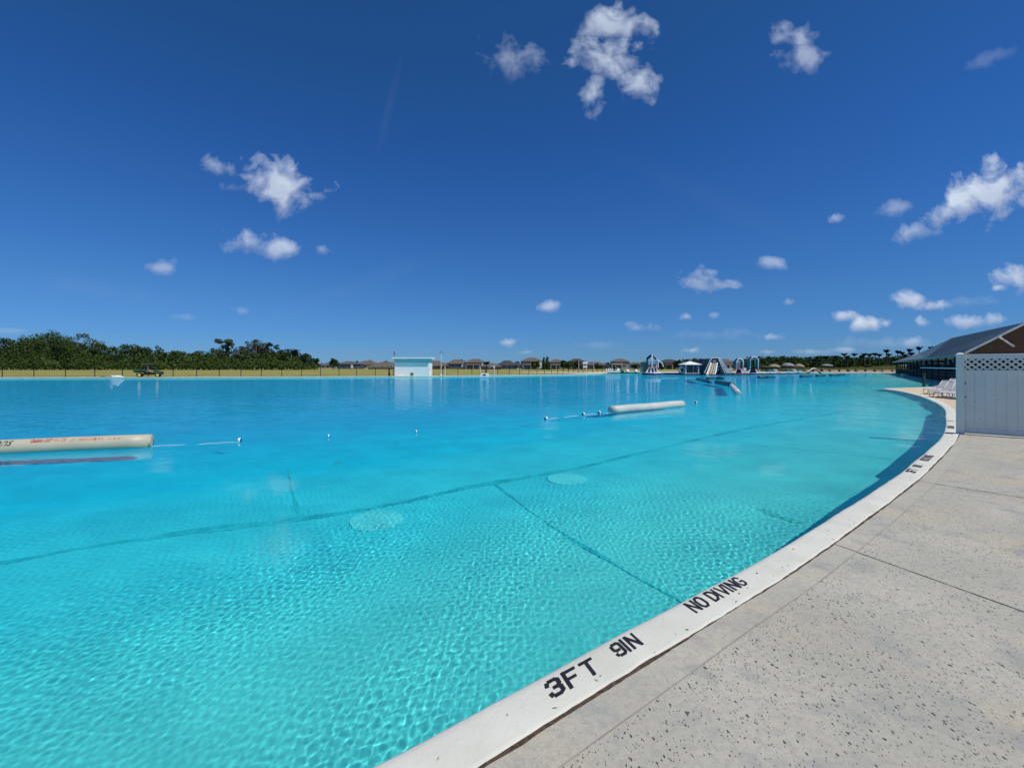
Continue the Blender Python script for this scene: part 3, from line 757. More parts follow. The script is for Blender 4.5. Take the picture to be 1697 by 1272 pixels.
def lounger():
    o = empty('sun_lounger'); b = MB(); tb = .02
    def seg(a, c): b.tube([a, c], tb, 6)
    for y in (-.32, .32):
        b.tube([(-.95, y, .32), (-.6, y, .34), (.25, y, .34), (.32, y, .34)], tb, 6)
        b.tube([(-.9, y, .32), (-.86, y, .05), (-.7, y, .03), (-.5, y, .05), (-.42, y, .33)], tb, 6)
        b.tube([(.2, y, .33), (.25, y, .06), (.5, y, .03), (.8, y, .06), (.72, y, .36)], tb, 6)
        b.tube([(.3, y, .34), (.8, y, .36)], tb, 6)
    b.tube([(-.95, -.32, .32), (-.95, .32, .32)], tb, 6); b.build('frame', m_lfr, o, True)
    s_ = MB(); s_.box((-.32, 0, .345), (1.24, .60, .018)); s_.build('seat', m_sling, o)
    k = MB(); a, c = Vector((.3, 0, .35)), Vector((.88, 0, .86)); k.bar(a, c, .60, .018)
    k.build('backrest', m_sling, o); q = MB()
    for y in (-.32, .32): q.tube([(.28, y, .34), (.9, y, .88)], tb, 6); q.tube([(.68, y, .68), (.74, y, .36)], tb * .8, 6)
    q.tube([(.9, -.32, .88), (.9, .32, .88)], tb, 6); q.build('back_frame', m_lfr, o, True)
    return o


lg = lounger(); lg_lab = ['white sling lounger standing first in the row, nearest the water', 'white sling lounger second in the row from the water',
                          'white sling lounger third in the row from the water', 'white sling lounger fourth in the row, partly behind the fence post']
for i in range(4):
    o = lg if i == 0 else copy_tree(lg)
    px, y = ((1542, 657), (1553, 658.5), (1567, 660), (1584, 662))[i]; p = G(px, y)
    if i == 0: p = G(1543, 653.5)
    o.location = (p.x + .75, p.y + .35, .004); o.rotation_euler = (0, 0, R(16 + 3 * i)); o.scale = (.88, .88, .88); tag(o, lg_lab[i], 'sun lounger', 'white loungers on the terrace')
for (px, y, an, lb) in ((1576, 650, 20, 'white sling lounger set back behind the row, its raised back beside the fence post'), (1564, 647, 14, 'white sling lounger at the back by the water with bare seat')):
    o = copy_tree(lg); p = G(px, y); o.location = (p.x + .4, p.y + .2, .004); o.rotation_euler = (0, 0, R(an)); tag(o, lb, 'sun lounger', 'white loungers on the terrace')
p = G(1531, 640.5)
o = tag(empty('bollard', (p.x, p.y, 0)), 'dark green post with cap standing at the far corner of the terrace', 'post')
b = MB(); b.box((0, 0, .5), (.14, .14, 1.0)); b.build('post', mat('dark_green_paint', (.03, .06, .05)), o)
b = MB(); b.box((0, 0, 1.02), (.2, .2, .04)); b.build('cap', MATS['dark_green_paint'], o)

# ------------------------------------------------------------------ waterside pavilion
m_roof = mat('metal_roof', (.145, .19, .198), rough=.5, var=.02, scale=.5, spec=.4)
m_fascia = mat('green_fascia', (.20, .29, .28), rough=.6); m_brown = mat('brown_siding', (.095, .058, .036), rough=.8, scale=2, stretch=(1, 1, 12), var=.25)
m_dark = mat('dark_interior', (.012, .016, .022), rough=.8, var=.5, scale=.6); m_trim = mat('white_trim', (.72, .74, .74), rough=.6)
u = Vector((.6, .8, 0)); nn = Vector((.8, -.6, 0)); A0 = Vector((37.5, 38, 0))
pav = tag(empty('pavilion', (37.5, 38, 0)), 'long waterside restaurant pavilion with grey metal roof and brown gable', 'building')


def rel(p): return Vector(p) - Vector((37.5, 38, 0))


E0 = at(1599, 585.0, 38); E1 = at(1479, 600, 112); M1 = at(1522, 586, 88); R1 = at(1577, 560, 57.5); R0 = at(1706, 532.5, 35.6)
E0.z = E1.z = 2.68
back0 = R0 + (R0 - E0); back0.z = E0.z; back1 = R1 + nn * 3.6; back1.z = E0.z; backM = M1 + nn * 4; backM.z = E0.z; backE = E1 + nn * 6
b = MB(); T = Vector((0, 0, .1)); top = [rel(p) for p in (E0, R0, R1, M1, E1, back0, back1, backM, backE, E0 + (E1 - E0) * .28)]
fs = [(0, 1, 9), (1, 2, 9), (9, 2, 3), (9, 3, 4), (1, 5, 6, 2), (2, 6, 7, 3), (3, 7, 8, 4)]
b.add(top + [p - T for p in top], [t_[::-1] for t_ in fs] + [tuple(i + 10 for i in t_) for t_ in fs])
b.build('roof', m_roof, pav)
# standing seams
b = MB()
for k in range(26):
    t = (k + .5) / 26; e = E0.lerp(E0 + (E1 - E0) * .28, t); q = R0.lerp(R1, t); b.bar(rel(e) + Vector((0, 0, .02)), rel(q) + Vector((0, 0, .02)), .03, .04)
b.build('roof_seam', m_roof, pav)
b = MB(); b.bar(rel(E0) - Vector((.02, .02, .10)), rel(E1) - Vector((.02, .02, .10)), .12, .26); b.build('gutter', m_fascia, pav)
b = MB(); b.bar(rel(E0) + Vector((-.06, -.08, .02)), rel(R0) + Vector((-.06, -.08, .02)), .10, .16)
b.bar(rel(R0) + Vector((-.06, -.08, .02)), rel(back0) + Vector((-.06, -.08, .02)), .10, .16); b.build('rake_board', m_trim, pav)
g0 = rel(E0) + u * .12; g1 = rel(R0) + u * .12; g2 = rel(back0) + u * .12
b = MB(); b.add([g0 + Vector((.1, -.08, -.12)), g2 + Vector((-.1, .08, -.12)), g1 - Vector((0, 0, .12)), g0 + u * .1 + Vector((.1, -.08, -.12)), g2 + u * .1 + Vector((-.1, .08, -.12)), g1 + u * .1 - Vector((0, 0, .12))], [(0, 1, 2), (3, 5, 4)])
b.build('gable_wall', m_brown, pav)
b = MB(); b.bar(g0 + Vector((0, 0, -.12)) - u * .05, g2 + Vector((0, 0, -.12)) - u * .05, .08, .12); b.build('gable_beam', m_trim, pav)
b = MB(); a_ = rel(at(1655, 558, 36.6)); c_ = rel(at(1680, 574, 36.3)); b.bar(a_ - u * .1, c_ - u * .1, .08, .12); b.build('gable_brace', m_trim, pav)
wv = rel(at(1700, 565, 36.0)) - u * .15; b = MB(); b.box(wv, (.5, .06, .95), rz=math.atan2(-.6, .8)); wf = b.build('window', m_trim, pav)
b = MB(); b.box(wv - u * .04, (.36, .03, .8), rz=math.atan2(-.6, .8)); b.build('pane', mat('window_glass', (.10, .14, .15), rough=.1, spec=.6), wf)
# dark screened side, posts, rails, deck, bar lights
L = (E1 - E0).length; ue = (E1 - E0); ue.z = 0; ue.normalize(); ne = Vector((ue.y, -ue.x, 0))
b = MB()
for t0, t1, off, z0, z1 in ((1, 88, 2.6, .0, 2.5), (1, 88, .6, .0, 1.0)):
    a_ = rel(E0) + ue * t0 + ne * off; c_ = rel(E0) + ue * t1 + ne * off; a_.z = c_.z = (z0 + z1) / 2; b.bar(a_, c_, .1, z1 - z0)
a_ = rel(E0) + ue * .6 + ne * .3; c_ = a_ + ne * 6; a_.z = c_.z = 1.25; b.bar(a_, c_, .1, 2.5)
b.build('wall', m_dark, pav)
for k in range(16):
    q = rel(E0) + ue * (2 + k * 5.6) + ne * .35; b = MB(); b.box((q.x, q.y, 1.25), (.14, .14, 2.5)); b.build('post', mat('dark_post', (.03, .035, .04)), pav)
a_ = rel(G(1532, 624)) ; b = MB()
for k in range(3):
    a_ = rel(E0) + ue * 2 + ne * .2; c_ = rel(E0) + ue * 86 + ne * .2; a_.z = c_.z = (1.05, .7, .35)[k]; b.bar(a_, c_, .05, .06)
b.build('railing', mat('dark_rail', (.04, .045, .05)), pav)
b = MB(); a_ = rel(E0) + ue * 1 + ne * .05; c_ = rel(E0) + ue * 33 + ne * .05; a_.z = c_.z = 1.42; b.bar(a_, c_, .12, .12); b.build('counter_shelf', m_trim, pav)
b = MB(); a_ = rel(E0) + ue * 1 + ne * 3.2; c_ = rel(E0) + ue * 90 + ne * 3.2; a_.z = c_.z = -.02; b.bar(a_, c_, 7.0, .14); b.build('floor_slab', mat('pavilion_slab', (.28, .27, .25)), pav)
random.seed(8)
for k in range(14):
    b = MB(); q = rel(E0) + ue * (14 + k * 3.2) + ne * random.uniform(.9, 1.8)
    b.lathe((q.x, q.y, random.uniform(1.75, 2.1)), [(.05, .22), (.1, .2), (.16, .02), (.13, 0)], 10); b.build('lamp_shade', mat('pale_shade', (.7, .72, .68)), pav, True)
# swim jetty beneath it
p = G(1512, 621.5); b = MB(); b.box((0, 0, .08), (7, 3, .3)); jt = tag(b.build('jetty', mat('pale_jetty', (.7, .62, .5))), 'pale stone jetty corner in front of the dark pavilion', 'jetty'); jt.location = (p.x, p.y, 0); jt.rotation_euler = (0, 0, R(53))

# ------------------------------------------------------------------ far side: pump house
m_pump = mat('white_render', (.80, .80, .79), rough=.7, var=.03); m_pumpb = mat('aqua_band', (.28, .52, .54), rough=.7, var=.05)
pw = (713 - 657) * 77 / F; pc = at(685, 624, 77)
ph = tag(empty('pump_house', (pc.x, 75.8, 0)), 'white pump house with aqua top band and overhanging flat roof at the water edge', 'building')
b = MB(); b.box((0, 1.6, 1.1), (pw, 3.2, 2.3)); b.build('wall', m_pump, ph)
b = MB(); b.box((0, 1.6, 2.58), (pw, 3.2, .62)); b.build('upper_band', m_pumpb, ph)
b = MB(); b.box((0, 1.55, 2.99), (pw + .75, 4.0, .2)); b.build('roof', mat('roof_white', (.78, .82, .82)), ph)
b = MB(); b.tube([(.05, -.06, .35), (.05, .0, .35)], .28, 16); dk = b.build('outlet_cover', mat('outlet_green', (.10, .20, .12)), ph)
b = MB(); b.tube([(.05 + .3 * math.cos(a * .4), -.04, .35 + .3 * math.sin(a * .4)) for a in range(9)], .03, 6); b.build('outlet_rim', m_trim, ph)
b = MB(); b.box((pw / 2 + .06, .6, 1.45), (.14, .5, .6)); b.build('meter_box', m_trim, ph)
# mast on the left of its roof, light pole, posts
b = MB(); b.tube([(0, 0, 0), (0, 0, 4.2)], .05, 6); b.box((.0, 0, 3.9), (.3, .1, .6)); o = tag(b.build('antenna_mast', mat('grey_metal', (.25, .26, .27), metal=.3)), 'thin grey mast with antenna behind the white pump house', 'mast'); o.location = (at(653.5, 624, 80).x, 80, 0)
p = at(731, 621, 80); o = tag(empty('light_pole', (p.x, 80, 0)), 'tall white light pole with small head right of the pump house', 'light pole')
b = MB(); b.tube([(0, 0, 0), (0, 0, 3.9)], [.06, .045], 8); b.build('pole', m_trim, o); b = MB(); b.box((-.12, 0, 4.0), (.4, .2, .12)); b.box((.08, 0, 4.15), (.12, .12, .3)); b.build('lamp_head', MATS['grey_metal'], o)
b = MB(); b.lathe((0, 0, 0), [(.28, 0), (.28, .06), (.1, .12), (.06, .4)], 10); b.build('base', m_trim, o)
for px, y0, y1, d, wd_, lb in ((737.5, 607, 623, 77, .14, 'short white post right of the tall light pole'), (796, 608, 620.5, 90, .2, 'cream post left of the white float box'), (812.5, 615, 621, 88, .06, 'thin low stake right of the white float box'), (821.5, 614, 621, 88, .09, 'thin white stake under the tilted white panel')):
    a_ = at(px, y0, d); b = MB(); b.tube([(0, 0, -.03), (0, 0, a_.z)], wd_ / 2, 8); b.box((0, 0, a_.z), (wd_ * 1.2, wd_ * 1.2, .05)); o = tag(b.build('marker_post', mat('cream_post', (.66, .64, .54))), lb, 'post'); o.location = (a_.x, d, 0)
# black pipe stand left of pump house
p = at(645, 624, 76); b = MB(); b.lathe((0, 0, -.03), [(.16, 0), (.17, .5), (.12, .6), (.1, 1.0), (.17, 1.05), (.15, 1.25), (.05, 1.3)], 10); o = tag(b.build('hydrant_cover', mat('black_cover', (.012, .012, .012))), 'short black covered stand left of the pump house', 'stand'); o.location = (p.x, 76, 0)
# tilted white panel on post
p = at(817, 612, 88); o = tag(empty('tilted_panel', (p.x, 88, 0)), 'white tilted panel frame on a thin post by the far fence', 'panel')
b = MB(); b.bar((-.9, 0, 1.35), (.15, 0, 1.75), .5, .06); b.build('panel', m_trim, o); b = MB(); b.tube([(.25, 0, -.03), (.25, 0, 1.75)], .07, 8); b.box((.22, 0, 1.5), (.3, .2, .55)); b.build('post', m_trim, o)
# white float box
p = G(803, 623.5); o = tag(empty('float_box', (p.x, p.y, 0)), 'white box housing with dark panel on the far lagoon edge', 'box')
b = MB(); b.add([(-.72, -.4, 0), (.72, -.4, 0), (.72, .4, 0), (-.72, .4, 0), (-.5, -.3, .5), (.66, -.3, .5), (.66, .3, .5), (-.5, .3, .5)], [(0, 3, 2, 1), (4, 5, 6, 7), (0, 1, 5, 4), (1, 2, 6, 5), (2, 3, 7, 6), (3, 0, 4, 7)]); b.build('housing', m_trim, o)
b = MB(); b.box((.0, -.385, .25), (.5, .03, .2)); b.build('panel', m_dark, o)
# float with round end, moored at the far left edge
p = at(190, 625, 67.6); o = tag(empty('service_float', (p.x, p.y, .03), R(8)), 'white float with round grey end lying at the far left edge', 'float'); o.scale = (.85, .7, .6)
b = MB(); b.tube([(-.5, 0, .1), (0, 0, .15), (.6, 0, .18), (1.1, 0, .1), (1.5, 0, .03)], [.16, .24, .26, .16, .05], 12); b.build('hull', m_wf, o, True)
b = MB(); b.tube([(-.72, 0, .2), (-.6, 0, .22), (-.45, 0, .22)], [.2, .3, .28], 14); b.build('end_disc', mat('grey_disc', (.25, .30, .33)), o, True)
b = MB(); b.tube([(-.6, -.1, .3), (-.4, -.05, .52), (-.2, 0, .3)], .06, 8); b.build('handle', m_wf, o, True)
p = at(168, 625, 67.3); b = MB(); b.tube([(-.4, 0, .05), (0, 0, .09), (.4, 0, .04)], [.05, .08, .04], 8); o = tag(b.build('driftwood_float', mat('dark_float', (.05, .09, .09))), 'small dark float left of the white service float', 'float'); o.location = (p.x, p.y + .3, .035)

# ------------------------------------------------------------------ utility vehicle and driver
m_grn = mat('utility_green', (.03, .085, .035), rough=.45, var=.1); m_blkp = mat('black_plastic', (.012, .012, .014), rough=.6); m_yel = mat('yellow_rim', (.75, .60, .10), rough=.5)
m_tyre = mat('tyre_rubber', (.02, .02, .02), rough=.9)
p = at(247, 624, 69.9); ut = tag(empty('utility_vehicle', (p.x, p.y, -.01), R(30)), 'green utility vehicle with black roof and yellow wheels on the far bank', 'utility vehicle')
b = MB(); b.box((-1.0, 0, .95), (1.35, 1.35, .10)); b.box((-1.0, -.66, 1.10), (1.35, .05, .24)); b.box((-1.0, .66, 1.10), (1.35, .05, .24)); b.box((-1.66, 0, 1.1), (.05, 1.35, .24)); b.build('cargo_bed', m_grn, ut)
b = MB(); b.add([(.55, -.6, .55), (1.55, -.6, .5), (1.6, -.5, .85), (1.15, -.55, 1.05), (.6, -.6, 1.12), (.55, .6, .55), (1.55, .6, .5), (1.6, .5, .85), (1.15, .55, 1.05), (.6, .6, 1.12)], [(0, 1, 2, 3, 4), (9, 8, 7, 6, 5), (0, 4, 9, 5), (4, 3, 8, 9), (3, 2, 7, 8), (2, 1, 6, 7), (1, 0, 5, 6)]); b.build('hood', m_grn, ut)
b = MB(); b.box((0, 0, .45), (2.9, 1.1, .22)); b.box((1.66, 0, .62), (.14, 1.2, .42)); b.box((-.02, 0, .58), (1.05, 1.3, .22)); b.box((-1.0, 0, .8), (1.25, 1.2, .22)); b.box((-1.72, 0, 1.0), (.08, 1.36, .42)); b.build('chassis', m_blkp, ut)
b = MB(); b.box((-.1, 0, 1.96), (1.25, 1.4, .08)); b.box((-.1, 0, 2.01), (1.0, 1.2, .04)); b.build('roof', mat('roof_grey_plastic', (.10, .115, .11)), ut)
b = MB()
for y in (-.62, .62):
    b.tube([(-.45, y, .6), (-.5, y, 1.2), (-.5, y, 1.94)], .03, 6); b.tube([(.72, y, 1.1), (.35, y, 1.94)], .03, 6); b.tube([(-.5, y, 1.3), (-.2, y, 1.0)], .025, 6)
b.build('roll_cage', m_blkp, ut)
b = MB(); b.box((-.15, 0, .72), (.5, 1.15, .16)); b.box((-.42, 0, 1.05), (.12, 1.15, .55)); b.build('seat', m_blkp, ut)
b = MB(); b.tube([(.42 + .06 * math.sin(a * .5236), -.3 + .17 * math.cos(a * .5236), 1.12 + .16 * math.sin(a * .5236)) for a in range(13)], .018, 6); b.tube([(.42, -.3, 1.12), (.6, -.3, .98)], .02, 6); b.build('steering_wheel', m_blkp, ut)
for x_ in (-1.05, 1.12):
    for y in (-.62, .62):
        b = MB(); b.tube([(x_, y - .13, .32), (x_, y - .1, .32), (x_, y + .1, .32), (x_, y + .13, .32)], [.27, .32, .32, .27], 20); wh = b.build('wheel', m_tyre, ut, True)
        b = MB(); b.tube([(x_, y - .15, .32), (x_, y + .15, .32)], .17, 14); b.build('rim', m_yel, wh)
for y in (-.4, .4):
    b = MB(); b.tube([(1.59, y, .78), (1.63, y, .77)], .08, 10); b.build('headlight', m_trim, ut)
m_skin = mat('skin', (.42, .22, .14), rough=.6); m_shirt = mat('blue_shirt', (.05, .12, .24), rough=.8)
# seated driver
B0 = Vector((-.12, -.3, .86))
pv = [(0, 0, .02), (0, 0, .22), (-.03, 0, .42), (0, 0, .54), (.03, 0, .63), (.05, 0, .76), (.0, -.11, .0), (.42, -.13, .06), (.50, -.13, -.36), (.62, -.13, -.40),
      (0, .11, .0), (.42, .12, .06), (.50, .12, -.36), (.62, .12, -.40), (0, -.19, .44), (.14, -.24, .22), (.38, -.14, .26), (0, .19, .44), (.14, .22, .22), (.38, .12, .28)]
pe = [(0, 1), (1, 2), (2, 3), (3, 4), (4, 5), (0, 6), (6, 7), (7, 8), (8, 9), (0, 10), (10, 11), (11, 12), (12, 13), (2, 14), (14, 15), (15, 16), (2, 17), (17, 18), (18, 19)]
pr = [.13, .13, .14, .06, .095, .085, .1, .075, .05, .045, .1, .075, .05, .045, .07, .045, .035, .07, .045, .035]
Mw = Matrix.Translation(ut.location) @ Matrix.Rotation(R(30), 4, 'Z')
man = skin('person', pv, pe, pr, m_skin); man.location = Mw @ B0; man.rotation_euler = (0, 0, R(30))
tag(man, 'person in a blue shirt and shorts sitting at the wheel of the green vehicle', 'person')
skin('shirt', pv[:3] + [(0, -.20, .44), (.09, -.235, .30), (0, .20, .44), (.09, .225, .30)], [(0, 1), (1, 2), (2, 3), (3, 4), (2, 5), (5, 6)], [.15, .155, .155, .085, .07, .085, .07], m_shirt, man)
skin('shorts', [(0, 0, .0), (0, -.11, .0), (.34, -.13, .055), (0, .11, .0), (.34, .12, .055)], [(0, 1), (1, 2), (0, 3), (3, 4)], [.145, .115, .09, .115, .09], mat('tan_shorts', (.30, .22, .14)), man)
b = MB(); b.lathe((.04, 0, .72), [(.108, 0), (.112, .05), (.10, .10), (.05, .14), (.01, .15)], 12); b.build('cap', mat('pale_cap', (.45, .47, .48)), man, True)

# ------------------------------------------------------------------ far black fence
m_iron = mat('black_iron', (.012, .012, .012), rough=.6)
fxs = [-48, 4, 56.5, 108.7, 157.3, 203.2, 246, 287, 326, 363.4, 399.4, 433.4, 467, 499.6, 531.3, 562, 591, 622, 651.7, 680, 707, 733, 759, 782, 804, 825, 844, 861, 876.5, 890, 902.5, 914, 924, 933, 942, 950, 958, 966, 974, 982, 990, 998, 1006]


def fline(px):
    k = (px - 848.5) / F
    # fence course: joined straight runs
    C_ = [(-95, 69.5), (-60, 72), (-20, 80), (-8, 85), (2, 92), (9, 102), (16, 116), (21, 128), (27, 132)]
    for i in range(len(C_) - 1):
        (x1, y1), (x2, y2) = C_[i], C_[i + 1]; den = (x2 - x1) - k * (y2 - y1); t = (k * y1 - x1) / den
        if -.001 <= t <= 1.001: return Vector((x1 + t * (x2 - x1), y1 + t * (y2 - y1), 0))
    return None


FP = [q for q in (fline(x) for x in fxs) if q is not None]
o = tag(empty('boundary_fence', FP[0]), 'long black metal fence along the far lagoon bank', 'fence')
O = FP[0]
for q in FP:
    b = MB(); b.tube([(q.x - O.x, q.y - O.y, -.04), (q.x - O.x, q.y - O.y, 1.5)], .055, 6); b.build('post', m_iron, o)
b = MB()
for i in range(len(FP) - 1):
    a_, c_ = FP[i] - O, FP[i + 1] - O
    for z in (1.42, .12): b.bar((a_.x, a_.y, z), (c_.x, c_.y, z), .02, .025)
b.build('rail', m_iron, o)
b = MB()
for i in range(len(FP) - 1):
    a_, c_ = FP[i] - O, FP[i + 1] - O; n_ = max(2, int((c_ - a_).length / .32))
    for k in range(1, n_):
        q = a_.lerp(c_, k / n_); b.box((q.x, q.y, .77), (.008, .008, 1.3))
b.build('picket', m_iron, o)

# ------------------------------------------------------------------ vegetation
m_barkp = mat('bark', (.10, .085, .065), rough=1)


def leafmat(name, c1, c2):
    return mat(name, c1, rough=.9, spec=.05, scale=.9, col2=c2, detail=6)


LM = {'dark': leafmat('leaf_dark', (.018, .040, .012), (.065, .105, .028)), 'mid': leafmat('leaf_mid', (.022, .05, .012), (.085, .125, .03)),
      'bright': leafmat('leaf_bright', (.04, .075, .014), (.13, .17, .045)), 'grey': leafmat('leaf_grey', (.055, .08, .04), (.14, .17, .10)),
      'shade': leafmat('leaf_purple_dark', (.012, .02, .016), (.04, .05, .035)), 'palm': leafmat('leaf_palm', (.008, .014, .014), (.03, .045, .03))}


def crown(name, blobs, nleaf, size, m, parent, seed):
    g = np.random.default_rng(seed); V = []; tot = sum(b_[3] ** 2 for b_ in blobs)
    for (x, y, z, rd) in blobs:
        n_ = max(12, int(nleaf * rd * rd / tot)); d = g.normal(size=(n_, 3)); d /= np.linalg.norm(d, axis=1)[:, None]
        d[:, 2] *= .8; c_ = np.array([x, y, z]) + d * (rd * g.uniform(.55, 1.08, (n_, 1)))
        a_ = g.normal(size=(n_, 3)); a_ /= np.linalg.norm(a_, axis=1)[:, None]; b_ = np.cross(a_, g.normal(size=(n_, 3))); b_ /= np.linalg.norm(b_, axis=1)[:, None]
        s_ = size * g.uniform(.5, 1.25, (n_, 1)); V.append(np.stack([c_ - a_ * s_, c_ + b_ * s_ * .6, c_ + a_ * s_ * .9, c_ - b_ * s_ * .7], 1))
    V = np.concatenate(V).reshape(-1, 3); o = npmesh(name, V, np.arange(len(V)).reshape(-1, 4), m, False); o.parent = parent; return o


def tree(px, top, wpx, d, kind, label, group, nleaf=1500, name='broadleaf_tree', base=-.03, shape='round', seed=None):
    seed = seed if seed is not None else int(px * 7 + top); rnd = random.Random(seed); P_ = at(px, top, d); hgt = P_.z - base; wd = wpx * d / F
    o = empty(name, (P_.x, d, base), rnd.uniform(0, .3)); tag(o, label, 'tree', group)
    blobs = []
    if shape == 'round':
        n_ = 16
        for k in range(n_):
            zz = rnd.uniform(.30, .90); lim = math.sin(min(1, (1 - zz) * 1.9 + .25) * 1.57); a = rnd.uniform(0, 6.28); rad = lim * wd * .40 * math.sqrt(rnd.random())
            blobs.append((math.cos(a) * rad, math.sin(a) * rad, zz * hgt, rnd.uniform(.13, .22) * min(wd, hgt)))
        blobs.append((rnd.uniform(-.1, .1) * wd, 0, hgt * .86, .15 * min(wd, hgt)))
    elif shape == 'flat':
        for k in range(9): blobs.append((rnd.uniform(-.42, .42) * wd, rnd.uniform(-.3, .3) * wd, hgt * rnd.uniform(.93, .98), .14 * wd))
        for k in range(7): blobs.append((rnd.uniform(-.3, .35) * wd, rnd.uniform(-.2, .2) * wd, hgt * rnd.uniform(.68, .86), .12 * wd))
    elif shape == 'open':
        for k in range(20):
            a = rnd.uniform(0, 3.14); rad = wd * .46 * rnd.uniform(.6, 1); blobs.append((math.cos(a) * rad, rnd.uniform(-.3, .3) * wd, hgt * (.62 + .33 * math.sin(a) * rnd.uniform(.6, 1.05)), .085 * wd))
        for k in range(8): blobs.append((rnd.uniform(-.35, .35) * wd, rnd.uniform(-.2, .2) * wd, hgt * rnd.uniform(.35, .6), .16 * wd))
    elif shape == 'cone':
        for k in range(12):
            zz = k / 12 * .9 + .08; blobs.append((rnd.uniform(-.1, .1) * wd, rnd.uniform(-.1, .1) * wd, zz * hgt, wd * .42 * (1 - zz * .72)))
    elif shape == 'bush':
        for k in range(10): blobs.append((rnd.uniform(-.38, .38) * wd, rnd.uniform(-.3, .3) * wd, hgt * rnd.uniform(.2, .78), min(hgt, wd) * rnd.uniform(.2, .3)))
    crown('crown', blobs, nleaf, max(.22, min(.85, .0016 * d * 1.15)), LM[kind], o, seed)
    b = MB(); tr = max(.08, hgt * .022); b.tube([(0, 0, 0), (rnd.uniform(-.1, .1), 0, hgt * .35), (rnd.uniform(-.3, .3), 0, hgt * .75)], [tr * 1.4, tr, tr * .35], 7)
    for k in range(5):
        bl_ = rnd.choice(blobs); b.tube([(0, 0, hgt * rnd.uniform(.25, .5)), (bl_[0] * .5, bl_[1] * .5, bl_[2] * .75), (bl_[0], bl_[1], bl_[2])], [tr * .6, tr * .4, tr * .15], 5)
    b.build('trunk', m_barkp, o); return o


gT = 'trees of the left treeline'
OR = ['first', 'second', 'third', 'fourth', 'fifth', 'sixth', 'seventh', 'eighth', 'ninth', 'tenth', 'eleventh', 'twelfth', 'thirteenth', 'fourteenth', 'fifteenth', 'sixteenth', 'seventeenth', 'eighteenth', 'nineteenth', 'twentieth', 'twenty-first', 'twenty-second', 'twenty-third', 'twenty-fourth', 'twenty-fifth', 'twenty-sixth', 'twenty-seventh', 'twenty-eighth']
TL = [(-45, 556, 60, 225, 'dark', 'round'), (8, 559, 40, 232, 'dark', 'round'), (42, 553, 56, 226, 'mid', 'round'), (76, 549, 64, 236, 'dark', 'round'), (100, 557, 50, 224, 'mid', 'round'),
      (131, 551, 56, 240, 'grey', 'open'), (165, 565, 26, 232, 'mid', 'round'), (186, 574, 36, 224, 'mid', 'round'), (214, 569, 34, 238, 'dark', 'round'), (236, 572, 34, 228, 'dark', 'round'),
      (263, 571, 24, 232, 'mid', 'cone'), (284, 581, 34, 226, 'mid', 'round'), (303, 581, 32, 236, 'grey', 'round'), (328, 581, 36, 228, 'mid', 'round'), (347, 584, 26, 240, 'dark', 'round'),
      (362, 577, 36, 230, 'mid', 'round'), (375, 563, 30, 238, 'grey', 'flat'), (402, 571, 30, 232, 'grey', 'round'), (425, 562, 42, 226, 'grey', 'open'), (427, 568, 44, 236, 'shade', 'round'), (449, 566, 30, 231, 'shade', 'open'),
      (466, 578, 32, 227, 'dark', 'round'), (489, 579, 32, 236, 'shade', 'round'), (506, 584, 26, 229, 'dark', 'round'), (521, 593, 22, 233, 'dark', 'round')]
adj = {'dark': 'dark green', 'mid': 'mid green', 'grey': 'pale grey-green', 'shade': 'very dark'}
shp = {'round': 'rounded', 'open': 'open-crowned', 'cone': 'pointed', 'flat': 'flat-topped'}
for i, (x, t, wpx, d, k, s_) in enumerate(TL):
    tree(x, t, wpx, d, k, '%s %s tree, %s from the left end of the treeline' % (shp[s_], adj[k], OR[i]), gT, 2000 if wpx > 45 else 1500, shape=s_)
# dense undergrowth at the foot of the wood
g = random.Random(12); bl = []
for k in range(190):
    x = -60 + k * 3.1; d = g.uniform(208, 222); p = at(x, 611, d); hh = g.uniform(2.2, 5.6) * (1 if x < 490 else .6); bl.append((p.x, d, hh * .5, hh * .62))
    p = at(x, 611, d + 12); bl.append((p.x, d + 12, hh * 1.0, hh * .75))
xs_ = [t_[0] for t_ in TL]; tp_ = [t_[1] for t_ in TL]
for k in range(150):
    px = -60 + k * 3.9; top_ = float(np.interp(px, xs_, tp_)) + g.uniform(9, 22); d = g.uniform(236, 250); z_ = at(px, top_, d).z; q = at(px, 611, d)
    for m_ in range(4): bl.append((q.x, d, z_ * (.25 + .22 * m_), z_ * .2))
o = crown('undergrowth', bl, 60000, .52, LM['mid'], None, 5); tag(o, 'dense green undergrowth along the foot of the left wood', kind='stuff')

